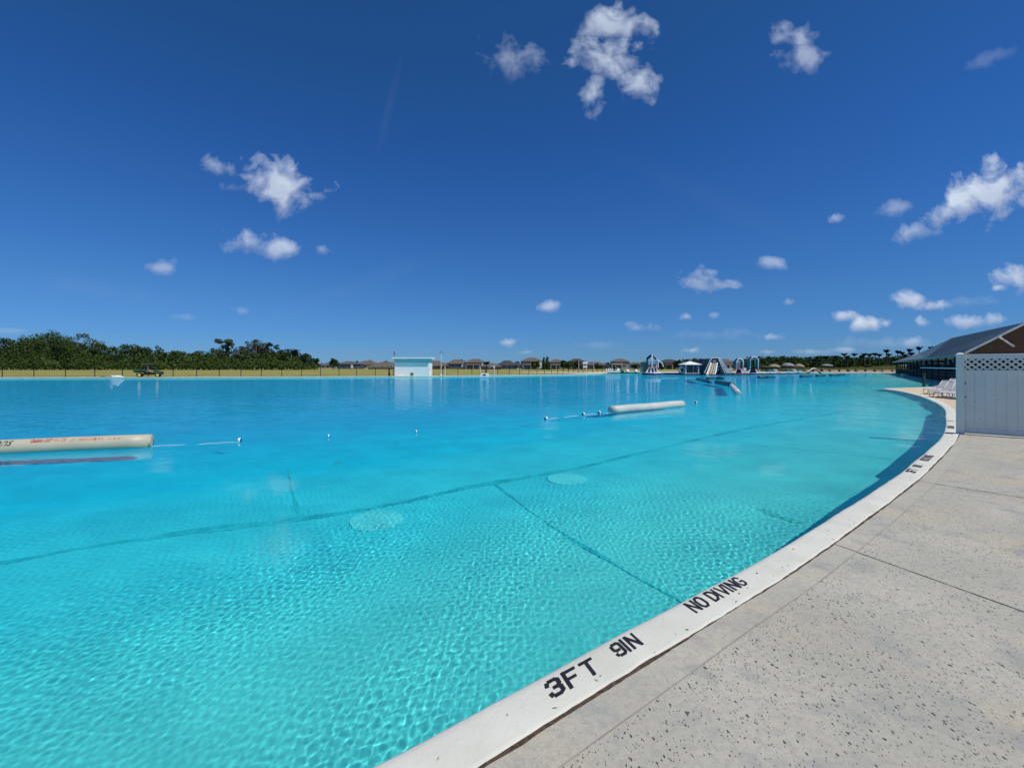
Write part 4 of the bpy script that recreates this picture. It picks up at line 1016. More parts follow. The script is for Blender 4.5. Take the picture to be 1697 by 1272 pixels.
# palms
def palm(px, top, d, label, group, tied=True, base=-.03, w_=9.0, name='palm_tree'):
    rnd = random.Random(int(px * 3)); P_ = at(px, top, d); hgt = P_.z - base; o = empty(name, (P_.x, d, base), rnd.uniform(0, 6)); tag(o, label, 'palm tree', group)
    b = MB(); hc = hgt * .84 if tied else hgt * .78; b.tube([(0, 0, 0), (.08, 0, hc * .5), (0, 0, hc)], [.2, .14, .13], 7); b.build('trunk', m_barkp, o)
    rw = w_ * d / F / 2; b = MB()
    sk = rnd.uniform(-.35, .35)
    for k in range(24 if tied else 18):
        a = k * 2.399; r1 = rw * rnd.uniform(.55, 1.2) * (1 + sk * math.cos(a)); zt = hgt - rnd.uniform(0, .45) * (hgt - hc) * (1 - .5 * sk) if tied else hc + (hgt - hc) * rnd.uniform(-.6, .9)
        dx, dy = math.cos(a), math.sin(a); base_ = Vector((0, 0, hc - .1)); pts = []
        for j in range(5):
            t = j / 4
            zz = base_.z + (zt - base_.z) * (t ** .7 if tied else math.sin(min(t * 1.7, 1.57)) - max(0, t - .6) * .9); pts.append(Vector((dx * r1 * t, dy * r1 * t, zz)))
        wd_ = [.12, .34, .38, .30, .12]; nv = Vector((-dy, dx, 0)); vs = []
        for q, w2 in zip(pts, wd_): vs += [q + nv * w2 * .8 - Vector((0, 0, w2 * .5)), q, q - nv * w2 * .8 - Vector((0, 0, w2 * .5))]
        b.add(vs, [(3 * j + c_, 3 * j + c_ + 1, 3 * j + c_ + 4, 3 * j + c_ + 3) for j in range(4) for c_ in (0, 1)])
    b.build('fronds', LM['palm'], o); return o


PL = [(1354, 589.5), (1368, 589), (1384, 588.5), (1399, 584.5), (1404, 588.5), (1415.5, 584.5), (1428, 587.5), (1432, 584.5), (1441, 585), (1450, 584), (1457, 585.5), (1469, 578.5), (1473, 585), (1488, 580), (1495, 582), (1499, 586), (1506.5, 577), (1510.5, 583), (1523, 573.5), (1543, 573)]
for i, (x, t) in enumerate(PL):
    palm(x, t, 178 - (i % 3) * 6, 'tall palm with upswept flat-topped fronds, %s from the left in the palm row' % OR[i], 'palms in a row beyond the beach', w_=9.5, base=0)
palm(806, 596.5, 120, 'slim palm standing by the far fence left of the tilted panel', None, tied=False, w_=13)
palm(1008, 598.5, 190, 'small distant palm above the far roofs', None, tied=False, w_=10)
gM = 'trees among the far houses'
for (x, t, wpx, d, k, s_, lb) in ((901, 590.5, 8, 230, 'dark', 'cone', 'narrow dark conifer right of the tall beige house'), (907, 589.5, 11, 232, 'mid', 'cone', 'taller dark conifer beside the narrow one'),
        (888, 598, 15, 215, 'mid', 'round', 'round green tree in front of the tall house garage'), (934, 596, 14, 210, 'dark', 'round', 'dark tree between the two grey roofs'), (941, 600, 14, 200, 'mid', 'round', 'low green tree left of the cream post by the houses'),
        (954, 598.5, 16, 205, 'mid', 'round', 'green tree in front of the dark hipped roof'), (990, 602, 16, 210, 'dark', 'round', 'dark tree left of the low grey roofs'), (1020, 606, 12, 190, 'bright', 'bush', 'small bright bush left of the far gable house'),
        (1052, 603, 16, 190, 'mid', 'round', 'round tree left of the tall inflatable tower'), (1096, 599.5, 17, 190, 'mid', 'round', 'round green tree just right of the tall inflatable tower'),
        (1124, 596.5, 16, 240, 'dark', 'round', 'dark tree left behind the white canopy'), (1138, 594.5, 18, 240, 'mid', 'round', 'green tree behind the white canopy roof'), (1151, 594, 18, 238, 'mid', 'round', 'green tree left of the navy inflatable wall'),
        (592, 598, 16, 330, 'dark', 'round', 'dark treetop behind the first two roofs'), (614, 597, 12, 330, 'dark', 'round', 'dark treetop left of the pump house'), (640, 598.5, 10, 330, 'dark', 'round', 'small treetop nearest the pump house'),
        (553, 594, 16, 260, 'dark', 'round', 'lone dark tree at the right end of the treeline behind grey roofs'), (765, 595, 14, 340, 'dark', 'round', 'dark treetop behind the roof right of the light pole'), (858, 599, 10, 330, 'dark', 'round', 'low treetop between dark gable and tall house')):
    tree(x, t, wpx, d, k, lb, gM, 700, shape=s_)
RT = [(1240, 596, 12), (1258, 593, 15), (1270, 592, 14), (1281, 594, 16), (1294, 590.5, 16), (1304, 593, 14), (1313, 589.5, 15), (1325, 592, 14), (1335, 590.5, 13), (1343, 589, 14), (1357, 591.5, 16), (1370, 592.5, 14), (1382, 590, 14), (1392, 590.5, 14),
      (1405, 590, 14), (1414, 593, 14), (1440, 594.5, 14), (1459, 594, 14), (1470, 590.5, 16), (1482, 590, 14), (1497, 588.5, 14), (1512, 588, 16), (1527, 588, 16)]
for i, (x, t, wpx) in enumerate(RT):
    tree(x, t, wpx + 2, 200 + (i * 37) % 22, ('dark', 'shade', 'dark', 'mid')[i % 4], 'dark bushy tree behind the beach, %s from the left in the far right row' % OR[i], 'trees behind the beach', 700, shape='cone' if i % 5 == 2 else 'round')
for (x, t, wpx, lb) in ((1282, 598, 16, 'yellow-green tree behind the left thatched umbrella'), (1330, 598, 12, 'yellow-green tree behind the right thatched umbrella'), (1490, 603, 14, 'bright shrub left of the small beach pavilion'), (1350, 607, 30, 'low green shrub right of the thatched umbrellas'), (1425, 601, 34, 'wide dull shrub on the bank below the palms')):
    tree(x, t, wpx, 170, 'bright', lb, None, 600, shape='bush', name='shrub_tree')
bl = []; g = random.Random(3)
for k in range(230):
    x = 1236 + k * 1.3; d = g.uniform(176, 200); p = at(x, 611, d); hh = g.uniform(3.6, 5.6); bl.append((p.x, d, hh * .45, hh * .42)); bl.append((p.x + .6, d, hh * .85, hh * .28))
o = crown('undergrowth', bl, 26000, .38, LM['dark'], None, 8); tag(o, 'dark undergrowth below the tree row behind the beach', kind='stuff')
bl = []
for k in range(260):
    x = 535 + k * 2.8; d = g.uniform(330, 350); p = at(x, 611, d); hh = g.uniform(2.2, 4.4); bl.append((p.x, d, hh * .5, hh * .7))
o = crown('undergrowth', bl, 9000, .6, LM['dark'], None, 9); tag(o, 'distant dark greenery behind the row of houses', kind='stuff')

# ------------------------------------------------------------------ houses
m_tile = mat('brown_tiles', (.13, .105, .085), rough=.9, scale=1, var=.2); m_tile2 = mat('grey_tiles', (.10, .095, .095), rough=.9, scale=1, var=.2)
m_dkroof = mat('dark_tiles', (.05, .055, .06), rough=.9, scale=1, var=.2)
WC = {'grey': mat('grey_wall', (.21, .24, .27), rough=.9), 'beige': mat('beige_wall', (.50, .46, .38), rough=.9), 'white': mat('white_wall', (.68, .68, .66), rough=.9), 'brown': mat('brown_wall', (.16, .12, .10), rough=.9), 'blue': mat('blue_wall', (.10, .13, .17), rough=.9)}
m_pane = mat('house_glass', (.03, .04, .05), rough=.2, spec=.6)


def house(x0, x1, top, eave, d, wc, rc, label, wing=None, nwin=3, split=None):
    cx = (x0 + x1) / 2; a = at(cx, top, d); W_ = (x1 - x0) * d / F; ze = at(cx, eave, d).z; zt = a.z; D_ = max(8, W_ * .8)
    o = tag(empty('house', (a.x, d, -.03)), label, 'house', 'houses beyond the far fence')
    b = MB(); b.box((0, D_ / 2, (ze) / 2), (W_ * .9, D_ * .9, ze)); b.build('wall', WC[wc], o)
    b = MB(); e = W_ / 2; ym = D_ / 2; rl = max(.15, (W_ - D_ * .9) / 2) if W_ > D_ else .3; rl = max(rl, W_ * .08)
    b.add([(-e, -.1, ze), (e, -.1, ze), (e, D_ + .1, ze), (-e, D_ + .1, ze), (-rl, ym, zt), (rl, ym, zt)], [(0, 1, 5, 4), (1, 2, 5), (2, 3, 4, 5), (3, 0, 4), (0, 3, 2, 1)]); b.build('roof', rc, o)
    two = ze > 3.6
    for fl in ((1.5, ze - 1.25) if two else (1.5,)):
        for k in range(nwin):
            xw = (-.5 + (k + .5) / nwin) * W_ * .8; f_ = MB().box((xw, D_ * .05 - .03, fl), (1.5, .08, 1.4)).build('window', m_trim, o)
            MB().box((xw, D_ * .05 - .08, fl), (1.2, .05, 1.15)).build('pane', m_pane, f_)
    if split:   # pale flank
        q = split; b = MB(); b.box((q[0] * W_ * .45, D_ * .05 - .2, ze * .55), (q[1] * W_, .5, ze * .85)); b.build('bay', WC[q[2]], o)
    if two:
        b = MB(); b.add([(-e * .8, -2.4, 2.6), (e * .5, -2.4, 2.6), (e * .5, .1 + D_ * .05, 3.3), (-e * .8, .1 + D_ * .05, 3.3)], [(0, 1, 2, 3)]); b.add([(-e * .8, -2.4, 2.45), (e * .5, -2.4, 2.45), (e * .5, -2.4, 2.6), (-e * .8, -2.4, 2.6)], [(0, 1, 2, 3)]); b.build('porch_roof', rc, o)
        for xx in (-e * .75, -e * .1, e * .45): MB().box((xx, -2.2, 1.25), (.3, .3, 2.5)).build('porch_post', WC['beige'], o)
    return o


for a in ((528, 558, 600, 605, 300, 'beige', m_tile2, 'low beige house with grey roof at the right end of the wood'), (556, 592, 598, 603, 290, 'blue', m_tile2, 'dark blue two storey house with white bay, first left of the pump house', (.55, .1, 'white')),
          (586, 624, 597, 603.2, 296, 'beige', m_tile, 'beige two storey house with brown hipped roof left of the pump house', (-.55, .4, 'blue')), (607, 660, 599.2, 608, 262, 'beige', m_tile, 'long low house under a broad brown roof touching the pump house'),
          (700, 741, 597.2, 606, 270, 'brown', m_tile, 'low brown-roofed house just right of the pump house'), (737, 774, 595.2, 602.5, 282, 'blue', m_tile, 'dark two storey house with white bay right of the light pole', (.75, .16, 'white')),
          (768, 806, 594.2, 600.5, 276, 'grey', m_tile, 'grey two storey house with brown hipped roof left of the slim palm', (.85, .2, 'white')), (793, 832, 601, 607.2, 250, 'brown', m_tile, 'low brown house behind the slim palm'),
          (822, 858, 596.8, 605, 268, 'blue', m_dkroof, 'dark gabled house with black roof behind the tilted panel'), (845, 868, 600, 606, 280, 'white', m_dkroof, 'small dark-roofed house left of the tall beige trimmed house'),
          (862, 901, 591.8, 598.3, 262, 'grey', m_tile, 'tall grey house with broad brown hipped roof left of the conifers', (.8, .14, 'white')), (909, 936, 594.8, 600, 272, 'blue', m_tile, 'dark house with brown pyramid roof right of the conifers'),
          (942, 972, 593.8, 599, 268, 'brown', m_dkroof, 'dark-roofed house above green trees left of the lookout stand'), (966, 1010, 599, 604.5, 262, 'brown', m_tile2, 'row of low grey-roofed homes behind the lookout stand'),
          (1015, 1045, 593.8, 599, 272, 'grey', m_tile, 'brown pyramid-roofed house behind the grey gate frame'), (1042, 1066, 599.5, 604, 280, 'grey', m_tile2, 'small grey house left of the tall inflatable tower'),
          (1095, 1133, 594.8, 601, 262, 'brown', m_dkroof, 'dark house between the tall inflatable tower and the white canopy'), (1196, 1219, 594, 599.8, 262, 'white', m_tile, 'brown-roofed pale house right of the striped slide'),
          (1228, 1258, 597.2, 602, 262, 'beige', m_tile, 'low brown-roofed house between the two inflatable arches')):
    house(*a[:8], split=a[8] if len(a) > 8 else None)

# ------------------------------------------------------------------ lookout stand and poles on the far beach
p = at(969.5, 619, 118); o = tag(empty('lifeguard_stand', (p.x, 118, -.03)), 'white raised lifeguard stand at the bend of the far bank', 'lifeguard stand')
b = MB(); b.tube([(-.4, 0, 0), (-.4, 0, 2.4)], .07, 6); b.tube([(.4, 0, 0), (.4, 0, 2.4)], .07, 6); b.build('leg', m_trim, o); b = MB(); b.box((0, 0, 1.55), (1.0, .9, .5)); b.build('seat', m_trim, o); b = MB(); b.box((0, 0, 2.55), (1.2, 1.2, .5)); b.build('canopy', m_wf, o)
for px, y0, lb in ((959, 598.5, 'cream lamp post left of the lifeguard stand'), (984, 598, 'cream lamp post right of the lifeguard stand'), (1061.5, 591, 'thin lamp post left of the tall inflatable tower')):
    a_ = at(px, y0, 125); b = MB(); b.tube([(0, 0, -.03), (0, 0, a_.z)], [.12, .08], 6); b.box((0, -.1, a_.z), (.3, .4, .12)); o = tag(b.build('lamp_post', mat('weathered_cream', (.45, .43, .36))), lb, 'lamp post'); o.location = (a_.x, 125, 0)

# ------------------------------------------------------------------ inflatable water park
m_nv = mat('navy_vinyl', (.012, .015, .07), rough=.45, var=.1); m_w = mat('bright_white_vinyl', (.80, .81, .82), rough=.45, var=.03); m_tl = mat('teal_mesh', (.05, .22, .22), rough=.7)
m_rd = mat('pink_band', (.55, .22, .26), rough=.6); m_tn = mat('tan_lane', (.52, .42, .22), rough=.6); m_gn = mat('lime_vinyl', (.12, .55, .16), rough=.5); m_gr = mat('grey_net', (.16, .19, .18), rough=.9)
gI = 'floating inflatables of the water park'
Z0 = -.08


def infl(px, d, name, label, cat, rz=0.0):
    p = at(px, 607, d); return tag(empty(name, (p.x, d, Z0), rz), label, cat, gI)


def S_(d): return d / F


# A tall tower
d = 95; s = S_(d); o = infl(1080, d, 'inflatable_tower', 'tall white-framed inflatable tower with striped legs on a navy raft', 'inflatable tower')
b = MB(); b.lathe((0, 0, -.1), [(1.95, 0), (2.0, .2), (1.95, .42)], 16); b.build('raft', m_nv, o, True)
b = MB(); b.lathe((0, 0, .32), [(1.85, 0), (1.8, .14)], 16); b.build('raft_top', m_w, o)
for k, x in enumerate((-.95, -.3, .35, 1.0)):
    b = MB(); b.bar((x * 1.35, -.5, .4), (x * .75, -.35, 1.4), .22, .22); b.build('leg', m_w, o)
b = MB(); b.box((0, .15, .9), (1.7, 1.0, .95)); b.build('core', m_nv, o)
b = MB(); b.box((.1, -.1, 1.5), (1.9, 1.2, .18)); b.build('pink_band', m_rd, o)
b = MB()
zt = 4.1; 
for (x, y) in ((-.15, -.7), (1.15, -.5), (-.9, .5), (1.1, .5)): b.bar((x, y, 1.4), (x, y, 3.2), .16, .16)
b.bar((-.15, -.7, 3.1), (0.05, -.3, zt), .18, .18); b.bar((1.15, -.5, 3.1), (.25, -.2, zt), .18, .18); b.build('frame', m_w, o)
b = MB()
for z in (1.9, 2.5): b.box((-.5, .1, z), (.9, 1.0, .1)); b.box((.5, .2, z + .1), (1.1, .8, .08))
b.bar((-.9, .4, 3.2), (-.05, .1, zt - .1), .12, .5); b.bar((.2, .2, zt - .1), (1.1, .4, 3.2), .12, .5); b.build('platform', m_nv, o)
b = MB(); b.box((-.85, .3, 2.2), (.12, 1.2, 1.9)); b.build('side_net', m_tl, o)
b = MB(); b.bar((-1.0, .2, 2.9), (-2.35, .3, 2.4), .6, .14); b.box((-1.6, .35, 1.5), (1.25, .08, 2.1)); b.build('climbing_net', m_gr, o)
b = MB(); b.tube([(1.1, .3, 3.0), (1.7, .3, 2.75), (2.3, .3, 2.3), (2.5, .3, 1.6)], .11, 8); b.build('slide_rail', m_w, o)
# green float + floats on the left
o = infl(1066, 100, 'inflatable_table', 'lime green inflatable table with white legs left of the tall tower', 'inflatable table')
b = MB(); b.box((0, 0, .95), (1.4, 1, .25)); b.build('top', m_gn, o)
for x in (-.55, .55): MB().tube([(x, 0, -.05), (x, 0, .85)], .14, 8).build('leg', m_w, o)
o = infl(1033, 112, 'inflatable_dock', 'long flat teal inflatable dock at the left of the water park', 'inflatable dock')
b = MB(); b.box((0, 0, .05), (7.4, 2.2, .36)); b.build('raft', m_vinyld, o); b = MB(); b.box((0, .2, .26), (7.3, 1.8, .06)); b.build('deck_pad', m_tl, o)
for x0, wd_, lb, nm in ((1010, 1.9, 'white slatted inflatable block at the left end of the teal dock', 'inflatable_block'), (1022, 1.6, 'white inflatable chair on the teal dock', 'inflatable_chair')):
    o = infl(x0, 110, nm, lb, 'inflatable seat'); o.location.z = .2
    b = MB(); b.box((0, 0, .12), (wd_, 1, .24)); b.build('base', m_w, o); b = MB()
    if nm.endswith('block'):
        for k in range(4): b.tube([(-wd_ / 2 + .2 + k * .5, 0, .2), (-wd_ / 2 + .2 + k * .5, 0, .85)], .13, 8)
    else: b.bar((-.5, 0, .2), (.6, 0, .85), .9, .18); b.box((.0, -.42, .45), (.9, .12, .3))
    b.build('backrest', m_w, o, True)
for x0, cc, lb, mm in ((1031, 'small teal inflatable hump on the dock', 0, m_vinyld), (1040, 'small white buoy on the teal dock', 0, m_w), (1054, 'pale inflatable cone at the right end of the teal dock', 0, m_w)):
    o = infl(x0, 111, 'inflatable_bollard', cc, 'inflatable bollard'); o.location.z = .2; MB().lathe((0, 0, 0), [(.5, 0), (.45, .3), (.25, .6), (.05, .75)], 10).build('body', mm, o, True)
o = tag(empty('gate_frame', (at(1037, 607, 116).x, 125, 0)), 'grey rectangular gate frame on the far beach behind the teal dock', 'gate frame')
b = MB(); b.tube([(-1.5, 0, 0), (-1.5, 0, 2.3), (1.4, 0, 2.35), (1.4, 0, 0)], .09, 6); b.build('frame', mat('pale_pipe', (.42, .45, .46)), o)
b = MB()
for cx_ in (-.2, 1.7): b.tube([(cx_ + .75 * math.cos(a * .35), -.6, .1 + 1.15 * math.sin(a * .35)) for a in range(10)], .06, 6)
b.build('hoop', MATS['pale_pipe'], o)
# low mats between tower and canopy
o = infl(1110, 98, 'inflatable_walkway', 'low navy and white inflatable walkway between tower and canopy', 'inflatable walkway')
b = MB(); b.box((.3, 0, .08), (3.0, 1.8, .40)); b.build('raft', m_nv, o); b = MB(); b.box((0, .9, .34), (4.0, 1.6, .12)); b.build('pad', m_w, o)
# B canopy
o = infl(1143, 95, 'inflatable_canopy', 'white pyramid-roofed inflatable canopy on four posts', 'inflatable canopy'); hw = 1.8
b = MB(); b.add([(-hw, -hw, 2.1), (hw, -hw, 2.1), (hw, hw, 2.1), (-hw, hw, 2.1), (0, 0, 2.78), (-hw, -hw, 2.0), (hw, -hw, 2.0), (hw, hw, 2.0), (-hw, hw, 2.0)], [(0, 1, 4), (1, 2, 4), (2, 3, 4), (3, 0, 4), (0, 5, 6, 1), (1, 6, 7, 2), (2, 7, 8, 3), (3, 8, 5, 0), (5, 8, 7, 6)]); b.build('roof', m_w, o)
for x, y in ((-1.3, -1.3), (1.3, -1.3), (1.3, 1.3), (-1.3, 1.3)): MB().tube([(x, y, .3), (x, y, 2.05)], .12, 10).build('post', m_w, o, True)
b = MB(); b.box((0, 0, .05), (3.7, 3.6, .36)); b.build('raft', m_nv, o); b = MB(); b.box((0, 0, .27), (3.4, 3.3, .08)); b.build('raft_top', m_w, o)
b = MB(); b.box((0, 1.35, 1.2), (2.5, .06, 1.6)); b.box((1.35, 0, 1.2), (.06, 2.4, 1.6)); b.build('side_net', m_gr, o)
o = infl(1129, 96, 'inflatable_ring', 'round white inflatable wheel at the left of the canopy', 'inflatable wheel'); b = MB(); b.tube([(.62 * math.cos(a * .3142), 0, .95 + .62 * math.sin(a * .3142)) for a in range(21)], .13, 8); b.build('ring', m_w, o, True)
b = MB(); b.tube([(0, -.3, .95), (0, .3, .95)], .15, 8); b.box((0, 0, .12), (1.6, 1.2, .3)); b.build('base', m_nv, o)
# C navy wall
o = infl(1165, 99, 'inflatable_wall', 'tall navy inflatable climbing wall with white side', 'inflatable wall')
b = MB(); b.add([(-1.1, -.6, .1), (.5, -.6, .1), (.75, -.6, 3.25), (-.85, -.6, 3.35), (-1.1, .8, .1), (.5, .8, .1), (.75, .4, 3.25), (-.85, .4, 3.35)], [(0, 1, 2, 3), (7, 6, 5, 4), (0, 3, 7, 4), (1, 5, 6, 2), (3, 2, 6, 7), (0, 4, 5, 1)]); b.build('wall', m_nv, o)
b = MB(); b.add([(.8, -.5, 3.2), (1.7, -.5, 3.0), (.75, -.5, .3), (.55, -.5, .3), (.8, .3, 3.2), (1.7, .3, 3.0), (.75, .3, .3), (.55, .3, .3)], [(0, 3, 2, 1), (4, 5, 6, 7), (0, 1, 5, 4), (1, 2, 6, 5), (2, 3, 7, 6), (3, 0, 4, 7)]); b.build('slide_face', mat('pale_blue_vinyl', (.50, .56, .66)), o)
b = MB(); b.box((-.2, -.65, 2.3), (.3, .06, .5)); b.build('emblem', m_rd, o); MB().box((-.2, .1, .0), (2.4, 2.0, .34)).build('raft', m_tl, o)
# D slide
o = infl(1187, 92, 'inflatable_slide', 'large inflatable slide with tan striped lanes and white ladder', 'inflatable slide'); s = 92 / F
def q_(px, y, yy): return ((px - 1187) * s, yy, (H - (y - YH) * s) - Z0)
b = MB(); P1 = [q_(1176, 594, .3), q_(1193, 593, .3), q_(1207, 620, .3), q_(1168, 620, .3)]; P2 = [(p_[0], 2.6, p_[2]) for p_ in P1]
b.add(P1 + P2, [(0, 3, 2, 1), (4, 5, 6, 7), (0, 1, 5, 4), (1, 2, 6, 5), (2, 3, 7, 6), (3, 0, 4, 7)]); b.build('body', mat('dark_teal_body', (.02, .07, .07)), o)
cols = [m_w, m_tn, m_nv, m_tn, m_nv, m_tn, m_nv, m_w]
T0, T1 = Vector(q_(1178, 601, .1)), Vector(q_(1190, 601, .1)); M0_, M1_ = Vector(q_(1169, 616, -.9)), Vector(q_(1184, 616, -.9)); B0_, B1_ = Vector(q_(1164.5, 620.5, -1.6)), Vector(q_(1179.5, 620.5, -1.6))
for k in range(8):
    t0, t1 = k / 8, (k + 1) / 8; b = MB(); up_ = Vector((0, 0, .08 if k in (0, 7) else 0))
    pts = [T0.lerp(T1, t0) + up_, T0.lerp(T1, t1) + up_, M0_.lerp(M1_, t1) + up_, M0_.lerp(M1_, t0) + up_, B0_.lerp(B1_, t1) + up_, B0_.lerp(B1_, t0) + up_]
    lo_ = [p_ - Vector((0, -.25, .1)) for p_ in pts]
    b.add(pts + lo_, [(0, 3, 2, 1), (3, 5, 4, 2), (6, 7, 8, 9), (9, 8, 10, 11), (0, 1, 7, 6), (5, 11, 10, 4), (0, 6, 9, 3), (3, 9, 11, 5), (1, 2, 8, 7), (2, 4, 10, 8)]); b.build('lane', cols[k], o)
b = MB(); b.bar(q_(1176, 600, .15), q_(1180, 593, .15), .16, .16); b.bar(q_(1180, 593, .15), q_(1193, 592.5, .15), .14, .14); b.bar(q_(1176, 600, .15), q_(1166, 618, -.3), .1, .1); b.build('frame', m_w, o)
b = MB(); TT = [(1190, 592.5), (1195, 592.5)]
for k in range(4): b.bar(q_(1190 + k * 1.4, 592.5 + k * .3, .15), q_(1199 + k * 3.4, 619.5, -.7), .14, .1)
b.build('ladder_rail', m_w, o); b = MB()
for j in range(1, 6):
    t = j / 6; b.bar(q_(1190 + 9 * t, 592.5 + 27 * t, .15 - .85 * t), q_(1194.2 + 15 * t, 593.4 + 26 * t, .15 - .85 * t), .09, .09)
b.build('ladder_rung', m_w, o)
b = MB(); b.box((.3, .6, .0), (4.6, 4.4, .3)); b.build('raft', m_nv, o)
b = MB(); b.box(q_(1184, 598, .05), (.7, .1, .35)); b.build('platform_trim', m_rd, o)
b = MB(); b.bar(q_(1188, 615, .2), q_(1192, 611, .2), .08, .14); b.bar(q_(1189, 608, .2), q_(1193, 607.5, .2), .08, .12); b.build('emblem', m_w, o)
o = infl(1208, 97, 'inflatable_mattress', 'upright pale green inflatable mattress right of the white ladder', 'inflatable mattress'); b = MB(); b.box((0, 0, .75), (1.3, .3, 1.0)); b.build('cushion', mat('pale_green_vinyl', (.55, .68, .60)), o); MB().box((.1, .2, .1), (1.8, 1.4, .34)).build('raft', m_nv, o)


def arch(px, d, wpx, top, label, netted):
    s = d / F; o = infl(px, d, 'inflatable_arch', label, 'inflatable arch'); hw = wpx / 2 * s; zt = H - (top - YH) * s - Z0; ze = zt - .5; b = MB()
    for yy in (-.5, .7):
        b.tube([(-hw, yy, 1.25), (-hw, yy, ze), (-hw * .35, yy, zt), (hw * .35, yy, zt), (hw, yy, ze), (hw, yy, 1.25)], .11, 8)
    b.build('frame', m_w, o, True)
    b = MB(); b.box((-hw - .12, .1, (ze + 1.2) / 2), (.08, 1.2, ze - 1.2)); b.box((hw + .12, .1, (ze + 1.2) / 2), (.08, 1.2, ze - 1.2)); b.build('side_panel', m_tl, o)
    b = MB(); b.bar((-hw, .1, ze + .05), (-hw * .35, .1, zt + .05), 1.1, .08); b.bar((hw * .35, .1, zt + .05), (hw, .1, ze + .05), 1.1, .08); b.build('roof', m_nv, o)
    b = MB(); b.box((0, .1, 1.2), (hw * 2.3, 1.3, .16)); b.build('platform', m_rd if netted else m_nv, o)
    for x in (-1, -.35, .35, 1): MB().bar((x * hw * 1.7, -.7, .25), (x * hw * .9, -.4, 1.2), .16, .16).build('leg', m_w if x != -.35 else m_nv, o)
    MB().box((0, .2, .7), (hw * 1.5, .8, .8)).build('core', m_nv, o)
    b = MB(); b.box((0, 0, .03), (hw * 4.2, 3, .32)); b.build('raft', m_nv, o); b = MB(); b.box((0, 0, .22), (hw * 4.0, 2.8, .08)); b.build('raft_top', m_rd if netted else m_w, o); return o


arch(1224, 95, 11, 594.5, 'smaller white inflatable arch with pointed top, left of the taller arch', True)
arch(1248, 100, 13, 591.5, 'taller white inflatable arch with pointed top and striped legs', False)
o = infl(1236, 97, 'inflatable_cushion', 'white upright inflatable panel between the two arches', 'inflatable panel'); b = MB(); b.box((-.4, 0, .9), (.7, .3, 1.0)); b.build('cushion', m_w, o); MB().box((0, .1, .1), (1.6, 1.6, .3)).build('raft', m_nv, o)
for (px, wpx, d, lb, ramp_) in ((1266, 12, 103, 'flat white inflatable mat right of the taller arch', 0), (1280, 13, 104, 'white inflatable mat with striped ramp, left of the teal one', 1), (1296, 14, 106, 'plain white inflatable mat in the middle of the low row', 0), (1311, 13, 107, 'grey-white inflatable mat with short striped ramp', 1), (1325, 11, 109, 'white inflatable mat with turquoise prow nearest the arch tube', 2)):
    W_ = wpx * d / F; o = infl(px, d, 'inflatable_mat', lb, 'inflatable mat'); MB().box((0, 0, .03), (W_, 2, .3)).build('raft', m_nv, o); MB().box((0, 0, .22), (W_ * .96, 1.9, .12)).build('pad', m_w, o)
    if ramp_ == 1:
        for k in range(3): MB().bar((-.2 + k * .28, -.8, 1.05), (.45 + k * .3, -.9, .28), .14, .12).build('ramp_rail', m_w, o)
        MB().box((-.5, .3, .75), (1.0, 1.0, .55)).build('block', m_tl, o)
    if ramp_ == 2: MB().bar((-.4, 0, .3), (.3, 0, .75), .8, .2).build('prow', mat('turquoise_vinyl', (.10, .5, .55)), o)
o = infl(1348, 110, 'inflatable_bridge', 'humped white inflatable bridge with black underside', 'inflatable bridge'); s = 110 / F
cv = [(-12, 0), (-8, .22), (-4, .72), (-1, .98), (1.5, 1.0), (5, .72), (9, .25), (12, 0)]
b = MB(); b.tube([(x * s, 0, z * 1.05 + .12) for x, z in cv], .17, 10); b.build('white_tube', m_w, o, True)
b = MB(); b.tube([(x * s, -.25, z * 1.0 + .02) for x, z in cv], .15, 10); b.build('black_tube', m_blkp, o, True)

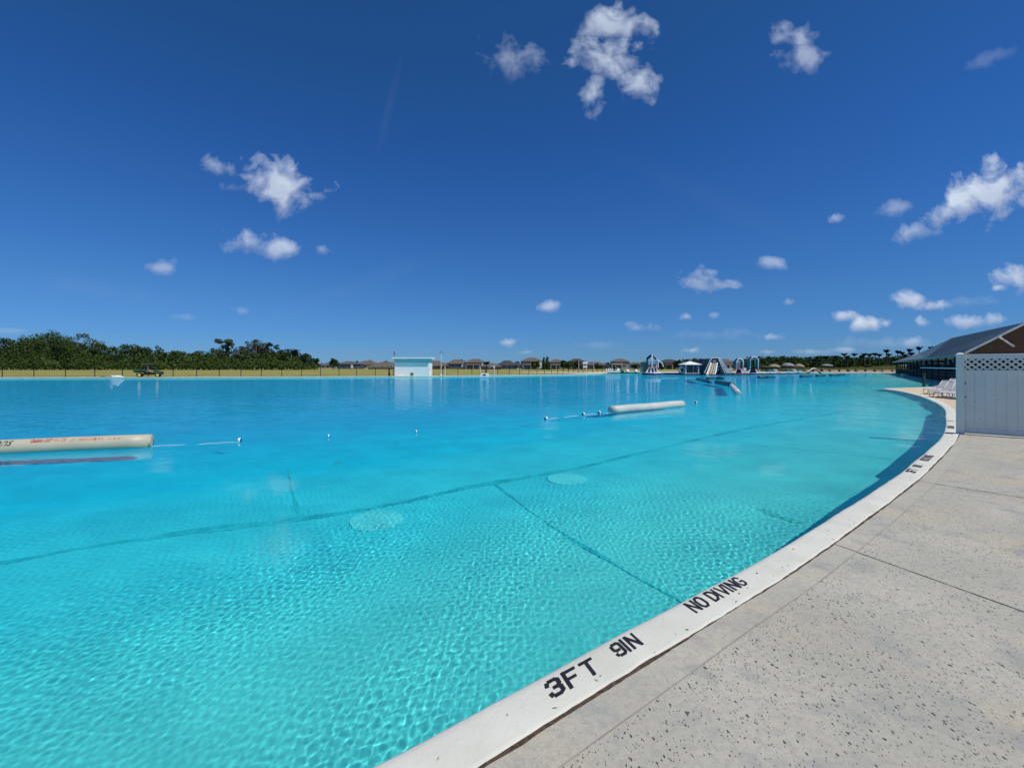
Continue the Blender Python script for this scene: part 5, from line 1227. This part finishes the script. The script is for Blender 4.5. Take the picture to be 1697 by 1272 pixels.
# ------------------------------------------------------------------ beach furniture far right
m_th = mat('thatch', (.30, .25, .17), rough=1, var=.25, scale=2); m_thg = mat('grey_thatch', (.26, .27, .27), rough=1, var=.2, scale=2)
for (x0, x1, t, e, d, m, lb) in ((1272, 1293, 603, 608.5, 140, m_th, 'brown thatched umbrella, leftmost on the far beach'), (1294, 1317, 601, 607, 142, m_thg, 'grey thatched umbrella between two brown ones'), (1315, 1333, 602.5, 608, 138, m_th, 'brown thatched umbrella right of the grey one'),
                                 (1360, 1380, 603, 606.5, 146, m_thg, 'grey shade umbrella below the palms'), (1488, 1514, 604, 606.6, 128, m_th, 'flat brown shade roof beside the dark pavilion'), (1256, 1276, 605.5, 609, 146, mat('dark_thatch', (.05, .045, .04)), 'low dark beach hut right of the taller arch')):
    a_ = at((x0 + x1) / 2, t, d); ze = at(0, e, d).z; rd = (x1 - x0) / 2 * d / F; o = tag(empty('beach_umbrella', (a_.x, d, 0)), lb, 'beach umbrella', 'shades on the far beach')
    b = MB(); b.lathe((0, 0, 0), [(rd, ze), (rd * .72, ze + (a_.z - ze) * .55), (rd * .35, ze + (a_.z - ze) * .88), (.05, a_.z)], 14); b.build('canopy', m, o, True)
    for k in range(4 if rd > 1.8 else 1): MB().tube([((k % 2 * 2 - 1) * rd * .55, (k // 2 * 2 - 1) * rd * .5, -.05), ((k % 2 * 2 - 1) * rd * .55, (k // 2 * 2 - 1) * rd * .5, ze + .1)], .07, 6).build('pole', m_barkp, o)
random.seed(21); names = []
for k in range(11):
    px = 1338 + k * 14.5; d = 133 + (k % 3) * 2; p = at(px, 615, d); o = empty('beach_planter', (p.x, d, 0), 0)
    tag(o, 'tan beach block with dark shrub, %s from the left along the far sand' % OR[k], 'planter', 'planters along the far sand')
    MB().box((0, 0, .3), (random.uniform(1.2, 2.2), .8, random.uniform(.6, .85))).build('block', mat('tan_block', (.42, .33, .22), var=.2), o)
    crown('shrub', [(1.2, 0, .45, .5), (1.7, 0, .35, .35)], 60, .16, LM['shade'], o, k)
